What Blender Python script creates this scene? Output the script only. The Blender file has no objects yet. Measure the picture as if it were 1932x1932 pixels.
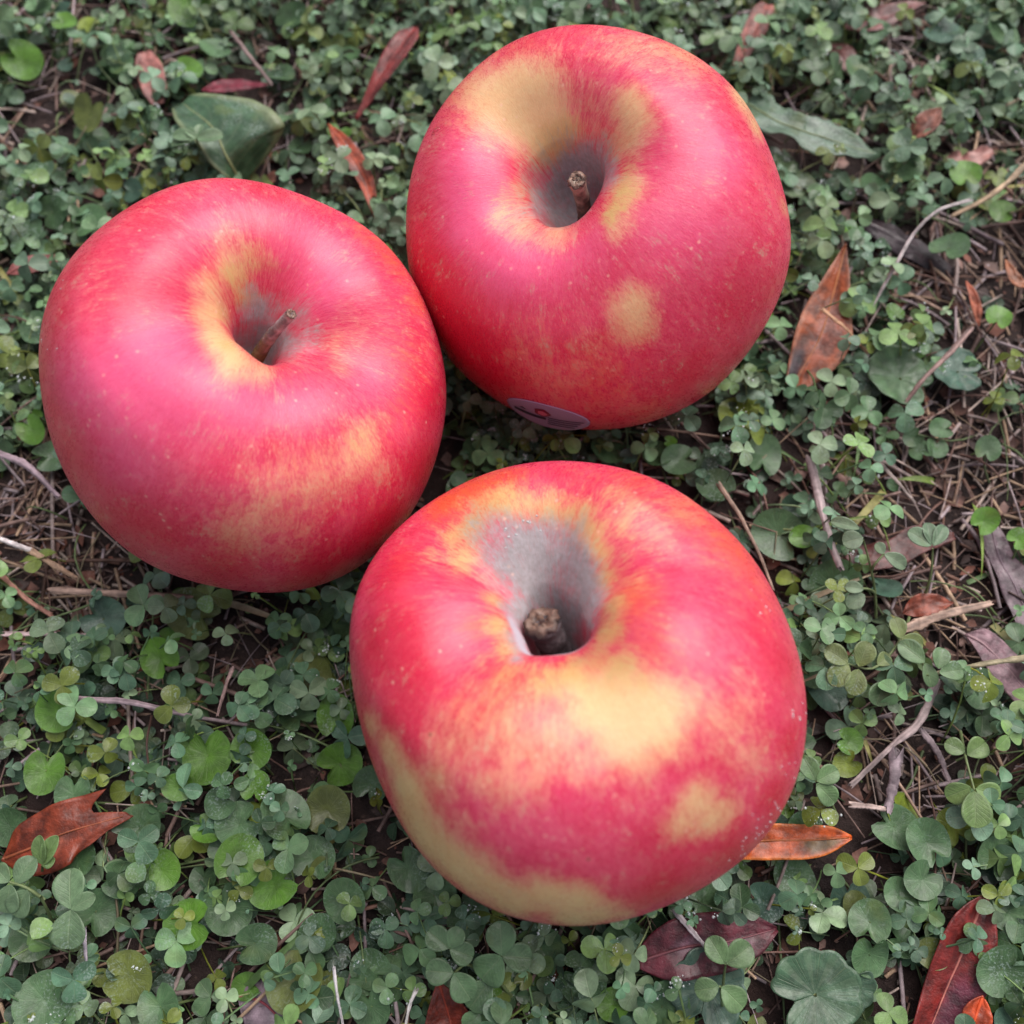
import bpy, math, random
import numpy as np
from mathutils import Vector
from mathutils.bvhtree import BVHTree

random.seed(7)
rng = np.random.default_rng(11)
scene = bpy.context.scene
COL = scene.collection
CM = 0.01                       # everything below is worked out in centimetres, meshes are written in metres

# ------------------------------------------------------------------ camera
PITCH = math.radians(20.0)
CAM = np.array([0.0, -7.97, 21.9])
FWD = np.array([0.0, math.sin(PITCH), -math.cos(PITCH)])
UP = np.array([0.0, math.cos(PITCH), math.sin(PITCH)])
RIGHT = np.array([1.0, 0.0, 0.0])
FOC = 966.0 / math.tan(math.radians(27.0))
cam_data = bpy.data.cameras.new('camera')
cam_data.sensor_width = 36.0
cam_data.angle = math.radians(54.0)
cam_data.clip_start = 0.01
cam_data.clip_end = 200.0
cam_data.dof.use_dof = True
cam_data.dof.focus_distance = 0.195
cam_data.dof.aperture_fstop = 13.0
cam = bpy.data.objects.new('camera', cam_data)
COL.objects.link(cam)
cam.location = Vector(CAM * CM)
cam.rotation_euler = (PITCH, 0, 0)
scene.camera = cam

# ------------------------------------------------------------------ light
world = bpy.data.worlds.new('World')
scene.world = world
world.use_nodes = True
wn = world.node_tree
sky = wn.nodes.new('ShaderNodeTexSky')
sky.sky_type = 'NISHITA'
sky.sun_disc = False
SUN_EL, SUN_AZ = math.radians(58), math.radians(34)     # azimuth from +Y (picture top) towards +X
sky.sun_elevation = SUN_EL
sky.sun_rotation = SUN_AZ
sky.air_density = 1.0
sky.dust_density = 4.0
sky.ozone_density = 1.0
bgn = wn.nodes['Background']
hsv = wn.nodes.new('ShaderNodeHueSaturation')        # overcast: the cloud layer takes most of the blue out of the sky
hsv.inputs['Saturation'].default_value = 0.45
wn.links.new(sky.outputs[0], hsv.inputs['Color'])
wn.links.new(hsv.outputs[0], bgn.inputs[0])
bgn.inputs[1].default_value = 0.115
sd = bpy.data.lights.new('sun', 'SUN')
sd.energy = 2.1
sd.angle = math.radians(64)
sd.color = (1.0, 0.95, 0.93)
sun = bpy.data.objects.new('sun', sd)
COL.objects.link(sun)
sdir = Vector((math.sin(SUN_AZ) * math.cos(SUN_EL), math.cos(SUN_AZ) * math.cos(SUN_EL), math.sin(SUN_EL)))
sun.rotation_euler = sdir.to_track_quat('Z', 'Y').to_euler()
scene.view_settings.view_transform = 'Standard'
scene.view_settings.look = 'None'
scene.view_settings.gamma = 1.0
scene.view_settings.use_curve_mapping = False
scene.view_settings.exposure = 0.55

# ------------------------------------------------------------------ helpers
def ray(px, py):
    d = FWD + (px - 966) / FOC * RIGHT - (py - 966) / FOC * UP
    return d

def at(px, py, z=0.0):
    """the point at height z (cm) seen at this pixel of the photograph (1932 px scale)"""
    d = ray(px, py)
    return CAM + d * ((z - CAM[2]) / d[2])

def proj(P):
    P = np.asarray(P, float)
    r = P - CAM
    dep = r @ FWD
    return np.stack([966 + FOC * (r @ RIGHT) / dep, 966 - FOC * (r @ UP) / dep, dep], -1)

def sstep(a, b, x):
    t = np.clip((x - a) / (b - a), 0, 1)
    return t * t * (3 - 2 * t)

def _h(ix, iy, seed):
    n = (ix * 374761393 + iy * 668265263 + seed * 974634777) & 0xffffffff
    n = ((n ^ (n >> 13)) * 1274126177) & 0xffffffff
    return ((n ^ (n >> 16)) & 0xffff) / 65535.0

def vnoise(x, y, seed=0):
    x = np.asarray(x, float); y = np.asarray(y, float)
    ix = np.floor(x).astype(np.int64); iy = np.floor(y).astype(np.int64)
    fx = x - ix; fy = y - iy
    fx = fx * fx * (3 - 2 * fx); fy = fy * fy * (3 - 2 * fy)
    return (_h(ix, iy, seed) * (1 - fx) + _h(ix + 1, iy, seed) * fx) * (1 - fy) + \
           (_h(ix, iy + 1, seed) * (1 - fx) + _h(ix + 1, iy + 1, seed) * fx) * fy

def fbm(x, y, seed=0, o=4):
    s = 0; a = .5
    for k in range(o):
        s = s + a * (vnoise(x * 2 ** k, y * 2 ** k, seed + k) - .5); a *= .55
    return s

def empty(name, loc):
    o = bpy.data.objects.new(name, None)
    COL.objects.link(o)
    o.location = Vector(np.array(loc) * CM)
    o.empty_display_size = .01
    return o

def tag(o, label=None, cat=None, group=None, kind=None):
    if label: o['label'] = label
    if cat: o['category'] = cat
    if group: o['group'] = group
    if kind: o['kind'] = kind
    return o

def mesh_obj(name, V, F, mat, parent=None, loc=(0, 0, 0), attrs=None, smooth=True, solid=0):
    """V in cm (world), F: (n,k) int array or list of such arrays"""
    loc = np.array(loc, float)
    V = (np.asarray(V, float) - loc) * CM
    me = bpy.data.meshes.new(name)
    if not isinstance(F, list): F = [F]
    F = [np.asarray(f, np.int64) for f in F if len(f)]
    nl = sum(f.size for f in F); nf = sum(len(f) for f in F)
    me.vertices.add(len(V)); me.vertices.foreach_set('co', V.ravel())
    me.loops.add(nl); me.loops.foreach_set('vertex_index', np.concatenate([f.ravel() for f in F]))
    me.polygons.add(nf)
    tot = np.concatenate([np.full(len(f), f.shape[1]) for f in F])
    st = np.concatenate([[0], np.cumsum(tot)[:-1]])
    me.polygons.foreach_set('loop_start', st)
    me.polygons.foreach_set('loop_total', tot)
    me.update(calc_edges=True)
    me.validate()
    if smooth:
        me.polygons.foreach_set('use_smooth', np.ones(len(me.polygons), bool))
    for k, a in (attrs or {}).items():
        a = np.asarray(a, float)
        if a.ndim == 1:
            t = me.attributes.new(k, 'FLOAT', 'POINT'); t.data.foreach_set('value', a)
        elif a.shape[1] == 3:
            t = me.attributes.new(k, 'FLOAT_VECTOR', 'POINT'); t.data.foreach_set('vector', a.ravel())
    me.materials.append(mat)
    o = bpy.data.objects.new(name, me)
    COL.objects.link(o)
    if parent is not None:
        o.parent = parent
    else:
        o.location = Vector(loc * CM)
    if solid:
        m = o.modifiers.new('thickness', 'SOLIDIFY'); m.thickness = solid * CM; m.offset = 0
    return o

def grid_faces(nu, nv, wrap=False):
    i, j = np.meshgrid(np.arange(nu - 1), np.arange(nv if wrap else nv - 1), indexing='ij')
    i = i.ravel(); j = j.ravel(); j2 = (j + 1) % nv
    return np.stack([i * nv + j, (i + 1) * nv + j, (i + 1) * nv + j2, i * nv + j2], -1)

class N:
    """tiny node-tree writer"""
    def __init__(s, name):
        s.m = bpy.data.materials.new(name); s.m.use_nodes = True
        s.t = s.m.node_tree; s.b = s.t.nodes['Principled BSDF']
        s.out = s.t.nodes['Material Output']
    def put(s, sock, v):
        if isinstance(v, bpy.types.NodeSocket): s.t.links.new(v, sock)
        elif isinstance(v, (tuple, list)) and len(v) == 3 and sock.type == 'RGBA': sock.default_value = (*v, 1)
        else: sock.default_value = v
    def attr(s, n, out='Vector'):
        a = s.t.nodes.new('ShaderNodeAttribute'); a.attribute_name = n; return a.outputs[out]
    def sep(s, v):
        a = s.t.nodes.new('ShaderNodeSeparateXYZ'); s.put(a.inputs[0], v); return a.outputs
    def math(s, op, a, b=0.0, c=0.0, clamp=False):
        n = s.t.nodes.new('ShaderNodeMath'); n.operation = op; n.use_clamp = clamp
        s.put(n.inputs[0], a); s.put(n.inputs[1], b); s.put(n.inputs[2], c); return n.outputs[0]
    def noise(s, vec=None, scale=5., detail=3., rough=.55, dist=0.):
        n = s.t.nodes.new('ShaderNodeTexNoise')
        if vec is not None: s.put(n.inputs['Vector'], vec)
        n.inputs['Scale'].default_value = scale; n.inputs['Detail'].default_value = detail
        n.inputs['Roughness'].default_value = rough; n.inputs['Distortion'].default_value = dist
        return n.outputs['Fac']
    def voro(s, vec, scale):
        n = s.t.nodes.new('ShaderNodeTexVoronoi'); s.put(n.inputs['Vector'], vec)
        n.inputs['Scale'].default_value = scale; return n.outputs
    def obj(s):
        return s.t.nodes.new('ShaderNodeTexCoord').outputs['Object']
    def mix(s, f, a, b, mode='MIX'):
        n = s.t.nodes.new('ShaderNodeMix'); n.data_type = 'RGBA'; n.blend_type = mode
        s.put(n.inputs[0], f); s.put(n.inputs[6], a); s.put(n.inputs[7], b); return n.outputs[2]
    def rng(s, v, a, b, c=0., d=1., smooth=True):
        n = s.t.nodes.new('ShaderNodeMapRange'); n.interpolation_type = 'SMOOTHSTEP' if smooth else 'LINEAR'
        s.put(n.inputs[0], v)
        for k, x in zip((1, 2, 3, 4), (a, b, c, d)): s.put(n.inputs[k], x)
        return n.outputs[0]
    def bump(s, h, strength=.3, dist=.001):
        n = s.t.nodes.new('ShaderNodeBump'); n.inputs['Strength'].default_value = strength
        n.inputs['Distance'].default_value = dist; s.put(n.inputs['Height'], h)
        s.put(s.b.inputs['Normal'], n.outputs[0]); return n.outputs[0]
    def p(s, **k):
        for a, v in k.items(): s.put(s.b.inputs[a.replace('_', ' ')], v)
    def translucent(s, col, f):
        t = s.t.nodes.new('ShaderNodeBsdfTranslucent'); s.put(t.inputs[0], col)
        m = s.t.nodes.new('ShaderNodeMixShader'); m.inputs[0].default_value = f
        s.t.links.new(s.b.outputs[0], m.inputs[1]); s.t.links.new(t.outputs[0], m.inputs[2])
        s.t.links.new(m.outputs[0], s.out.inputs[0])

# ------------------------------------------------------------------ materials
def make_skin():
    n = N('apple_skin')
    A = n.sep(n.attr('patch'))       # x cream, y olive, z grey: bloom, plus hollow shade put in on the top apple
    B = n.sep(n.attr('blush'))       # x orange, y crimson, z magenta
    sv = n.attr('streak')
    ob = n.obj()
    s1 = n.noise(sv, 1.1, 6., .62, .5)
    s2 = n.noise(sv, 3.6, 6., .65, .4)
    big = n.noise(ob, 55., 3., .5)
    fine = n.noise(ob, 900., 3., .6)
    mid = n.noise(ob, 220., 4., .6, .4)
    base = n.mix(n.rng(big, .3, .7), (.645, .048, .110), (.59, .026, .066))
    base = n.mix(n.math('MULTIPLY', n.rng(s1, .40, .68), .36), base, (.70, .115, .175))
    base = n.mix(n.math('MULTIPLY', n.rng(s2, .50, .70), .32), base, (.76, .20, .19))
    base = n.mix(n.math('MULTIPLY', n.rng(s2, .50, .32), .30), base, (.50, .016, .050))
    s3 = n.noise(sv, 13., 4., .6, .3)
    base = n.mix(n.math('MULTIPLY', n.rng(s3, .54, .70), .24), base, (.80, .30, .27))
    base = n.mix(n.math('MULTIPLY', n.rng(s3, .44, .28), .22), base, (.44, .015, .045))
    base = n.mix(n.rng(n.math('ADD', B[2], n.math('MULTIPLY', n.math('SUBTRACT', s2, .5), .5)), .1, 1.), base, (.68, .080, .185))  # magenta raised to carry the pinkish highlight in the colour
    base = n.mix(n.rng(n.math('ADD', B[0], n.math('MULTIPLY', n.math('SUBTRACT', s2, .5), .8)), .15, .95), base, (.70, .10, .035))
    base = n.mix(n.rng(n.math('ADD', B[1], n.math('MULTIPLY', n.math('SUBTRACT', s1, .5), .6)), .1, .95, 0., .85), base, (.52, .010, .035))
    edge = n.math('ADD', n.math('MULTIPLY', n.math('SUBTRACT', s2, .5), .9), n.math('MULTIPLY', n.math('SUBTRACT', mid, .5), 1.1))
    edge = n.math('ADD', edge, n.math('MULTIPLY', n.math('SUBTRACT', s1, .5), .6))
    edge = n.math('ADD', edge, n.math('MULTIPLY', n.math('SUBTRACT', s3, .5), 1.0))
    fy = n.rng(n.math('ADD', A[0], n.math('MULTIPLY', edge, .62)), .02, 1.12, 0., .86)
    cream = n.mix(n.rng(mid, .3, .7), (.70, .505, .235), (.69, .43, .20))
    base = n.mix(fy, base, cream)
    fg = n.rng(n.math('ADD', A[1], n.math('MULTIPLY', edge, .85)), .10, 1.15)
    base = n.mix(fg, base, (.55, .335, .12))
    fz = n.rng(n.math('ADD', A[2], n.math('MULTIPLY', edge, 1.0)), .10, 1.15)
    gcol = n.mix(n.rng(n.math('ADD', n.math('MULTIPLY', fine, .45), n.math('MULTIPLY', s3, .55)), .25, .75), (.255, .225, .225), (.365, .33, .345))
    lip = n.rng(n.math('ADD', n.attr('lip', 'Fac'), n.math('MULTIPLY', edge, .25)), .15, .9)
    gcol = n.mix(lip, gcol, (.44, .39, .44))
    fz = n.math('MAXIMUM', fz, lip)
    base = n.mix(fz, base, gcol)
    # lenticels
    v = n.voro(ob, 420.)
    dots = n.math('MULTIPLY', n.rng(v['Distance'], .05, .20, 1., 0.), n.rng(n.noise(ob, 130., 1.), .48, .66))
    base = n.mix(n.math('MULTIPLY', dots, .42), base, (.88, .50, .38))
    v2 = n.voro(ob, 150.)
    ds = n.math('MULTIPLY', n.rng(v2['Distance'], .02, .07, 1., 0.), n.rng(n.noise(ob, 60., 1.), .56, .60))
    base = n.mix(n.math('MULTIPLY', ds, .7), base, (.16, .07, .03))
    base = n.mix(.22, base, n.mix(fine, (.25, .25, .25), (1, 1, 1)), 'SOFT_LIGHT')
    n.p(Base_Color=base, Coat_Weight=.0)
    rgh = n.rng(fz, 0., 1., .30, .85)
    rgh = n.math('ADD', rgh, n.math('MULTIPLY', n.math('SUBTRACT', s3, .5), .35))
    rgh = n.math('ADD', rgh, n.math('MULTIPLY', n.math('SUBTRACT', s2, .5), .30))
    n.p(Roughness=rgh, Specular_IOR_Level=n.rng(fz, 0., 1., .38, .10), Subsurface_Weight=.10, Subsurface_Scale=.004)
    n.b.inputs['Subsurface Radius'].default_value = (1.0, .35, .25)
    n.bump(n.math("ADD", n.math("MULTIPLY", n.math("ADD", mid, s3), .55), n.math('MULTIPLY', fine, .35)), .28, .0004)
    return n.m

def tinted(name, rough=.5, spec=.4, trans=0., bumps=(600., .3), veins=False, wet=0., var=.5):
    n = N(name)
    t = n.attr('tint')
    ob = n.obj()
    f = n.noise(ob, 330., 4., .6)
    f2 = n.noise(ob, 1500., 3., .6)
    c = n.mix(n.rng(f, .3, .7), n.mix(1., t, (1 - var * .6,) * 3, 'MULTIPLY'), n.mix(1., t, (1 + var * .45,) * 3, 'MULTIPLY'))
    h = n.math('ADD', n.math('MULTIPLY', f, .6), n.math('MULTIPLY', f2, .4))
    if veins:
        L = n.sep(n.attr('leafuv'))     # x along, y across (-1..1), z kind
        ax = n.math('ABSOLUTE', L[1])
        mid_ = n.rng(ax, .0, .09, 1., 0.)
        side = n.math('SINE', n.math('MULTIPLY', n.math('SUBTRACT', L[0], n.math('MULTIPLY', ax, .35)), 48.))
        side = n.rng(side, .55, 1., 0., 1.)
        vein = n.math('MAXIMUM', mid_, n.math('MULTIPLY', side, .35))
        c = n.mix(n.math('MULTIPLY', vein, .38), c, n.mix(.5, t, (.30, .34, .20)))
        h = n.math('SUBTRACT', h, n.math('MULTIPLY', vein, .35))
        rim = n.rng(ax, .80, 1., 0., .30)
        c = n.mix(rim, c, n.mix(.6, t, (.16, .22, .14)))
    if veins:
        fr = n.math('MULTIPLY', n.rng(n.noise(ob, 2200., 2., .5), .50, .66), n.rng(n.noise(ob, 70., 3., .6), .50, .66))
        c = n.mix(n.math('MULTIPLY', fr, .42), c, (.34, .42, .39))
        yl = n.rng(n.noise(ob, 110., 2.), .60, .74, 0., .45)
        c = n.mix(yl, c, n.mix(.7, t, (.14, .17, .03)))
    n.p(Base_Color=c, Specular_IOR_Level=spec)
    n.p(Roughness=n.rng(f2, .3, .7, max(.05, rough - .14), min(1., rough + .14)))
    if wet:
        n.p(Coat_Weight=n.rng(n.noise(ob, 160., 2.), .42, .60, wet * .3, wet), Coat_Roughness=.07)
    n.bump(h, bumps[1], .0006)
    if trans: n.translucent(c, trans)
    return n.m

def flat(name, col, rough=.5, spec=.5, noise_amt=.3):
    n = N(name)
    f = n.noise(n.obj(), 900., 3.)
    c = n.mix(f, tuple(x * (1 - noise_amt) for x in col), tuple(min(1, x * (1 + noise_amt)) for x in col))
    n.p(Base_Color=c, Roughness=rough, Specular_IOR_Level=spec)
    return n.m

def make_soil():
    n = N('soil')
    ob = n.obj()
    a = n.noise(ob, 90., 6., .7); b = n.noise(ob, 420., 5., .7); c3 = n.noise(ob, 25., 3.)
    c = n.mix(n.rng(a, .3, .7), (.012, .008, .008), (.045, .029, .026))
    c = n.mix(n.rng(b, .58, .75, 0., .7), c, (.16, .105, .085))
    c = n.mix(n.rng(c3, .5, .7, 0., .5), c, (.045, .022, .017))
    n.p(Base_Color=c, Roughness=.85, Specular_IOR_Level=.25)
    n.bump(n.math('ADD', a, n.math('MULTIPLY', b, .6)), .8, .003)
    return n.m

M_SKIN = make_skin()
M_SOIL = make_soil()
M_LEAF = tinted('green_leaf', .46, .36, .12, (600, .45), veins=True, wet=.25)
M_BIG = tinted('broad_leaf', .45, .40, .12, (600, .45), veins=True, wet=.35)
M_STALK = tinted('green_stalk', .5, .35, .05)
M_STRAW = tinted('dry_straw', .6, .3, 0., (600, .5), var=.7)
M_LITTER = tinted('dry_litter', .62, .3, .0, (600, .6), var=.8)
M_FALLEN = tinted('fallen_leaf', .5, .35, .06, (600, .8), veins=False, wet=.32, var=.95)
M_RIB = tinted('leaf_rib', .5, .4)
M_WOOD = tinted('apple_stem', .75, .2, 0., (600, 1.0), var=.9)
M_STICK = flat('sticker_film', (.36, .30, .44), .35, .5, .08)
M_STICK_RED = flat('sticker_red', (.24, .008, .050), .35, .5, .1)
M_STICK_PINK = flat('sticker_pink', (.62, .16, .24), .35, .5, .1)
M_STICK_INK = flat('sticker_ink', (.035, .015, .05), .4, .5, .1)
nd = N('dew_water')
nd.p(Base_Color=(1, 1, 1), Roughness=.03, IOR=1.33, Transmission_Weight=1.0, Specular_IOR_Level=.9)
M_DEW = nd.m
fd = N('fine_dew')
fd.p(Base_Color=(.80, .86, .86), Roughness=.08, IOR=1.33, Transmission_Weight=.55, Specular_IOR_Level=.9)  # whitish body puts the drops' sparkle into the colour
M_FINE = fd.m

# ------------------------------------------------------------------ apples
PROFILE = [(0, .36), (.045, .365), (.08, .41), (.11, .485), (.145, .555), (.19, .615), (.26, .668), (.35, .710), (.45, .728), (.56, .722), (.68, .675),
           (.81, .575), (.925, .37), (.995, .09), (.99, -.18), (.91, -.46), (.77, -.69), (.60, -.82), (.45, -.86),
           (.32, -.845), (.20, -.77), (.10, -.70), (0, -.68)]

def profile(n):
    P = np.array(PROFILE); P = np.vstack([2 * P[0] - P[1], P, 2 * P[-1] - P[-2]])
    pts = []
    for i in range(1, len(P) - 2):
        for t in np.linspace(0, 1, 40, endpoint=False):
            a, b, c, d = P[i - 1], P[i], P[i + 1], P[i + 2]
            pts.append(.5 * ((2 * b) + (-a + c) * t + (2 * a - 5 * b + 4 * c - d) * t * t + (-a + 3 * b - 3 * c + d) * t ** 3))
    pts.append(P[-2]); pts = np.array(pts)
    s = np.concatenate([[0], np.cumsum(np.linalg.norm(np.diff(pts, axis=0), axis=1))])
    u = np.linspace(0, s[-1], n)
    return np.stack([np.interp(u, s, pts[:, 0]), np.interp(u, s, pts[:, 1])], -1), u

SIL = {
'T': [(1096,44),(1020,58),(958,84),(885,135),(840,190),(812,236),(779,309),(767,400),(768,484),(780,545),(805,615),(850,681),(890,720),(953,763),
      (1020,797),(1102,811),(1184,805),(1278,780),(1342,737),(1388,695),(1433,634),(1464,575),(1478,545),(1488,500),(1491,428),(1482,367),(1464,309),
      (1433,244),(1403,182),(1342,124),(1270,84),(1176,51)],
'L': [(400,334),(338,346),(273,375),(218,407),(153,462),(113,517),(84,582),(71,637),(73,729),(87,802),(113,874),(146,936),(182,984),(236,1035),
      (291,1069),(364,1098),(437,1113),(509,1119),(582,1111),(637,1093),(690,1060),(735,1020),(765,988),(784,952),(811,905),(827,856),(837,796),
      (841,737),(837,671),(812,600),(775,517),(703,437),(637,397),(564,364),(473,337)],
'B': [(1075,867),(1135,875),(1209,895),(1284,927),(1358,984),(1413,1044),(1462,1123),(1502,1213),(1522,1307),(1519,1401),(1507,1461),(1487,1515),
      (1452,1565),(1413,1612),(1368,1649),(1284,1699),(1185,1733),(1085,1747),(1011,1742),(937,1719),(877,1689),(827,1649),(783,1599),(738,1525),
      (709,1455),(681,1376),(664,1302),(655,1227),(661,1153),(681,1089),(723,1029),(783,965),(838,930),(912,895),(986,876)],
}
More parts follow.
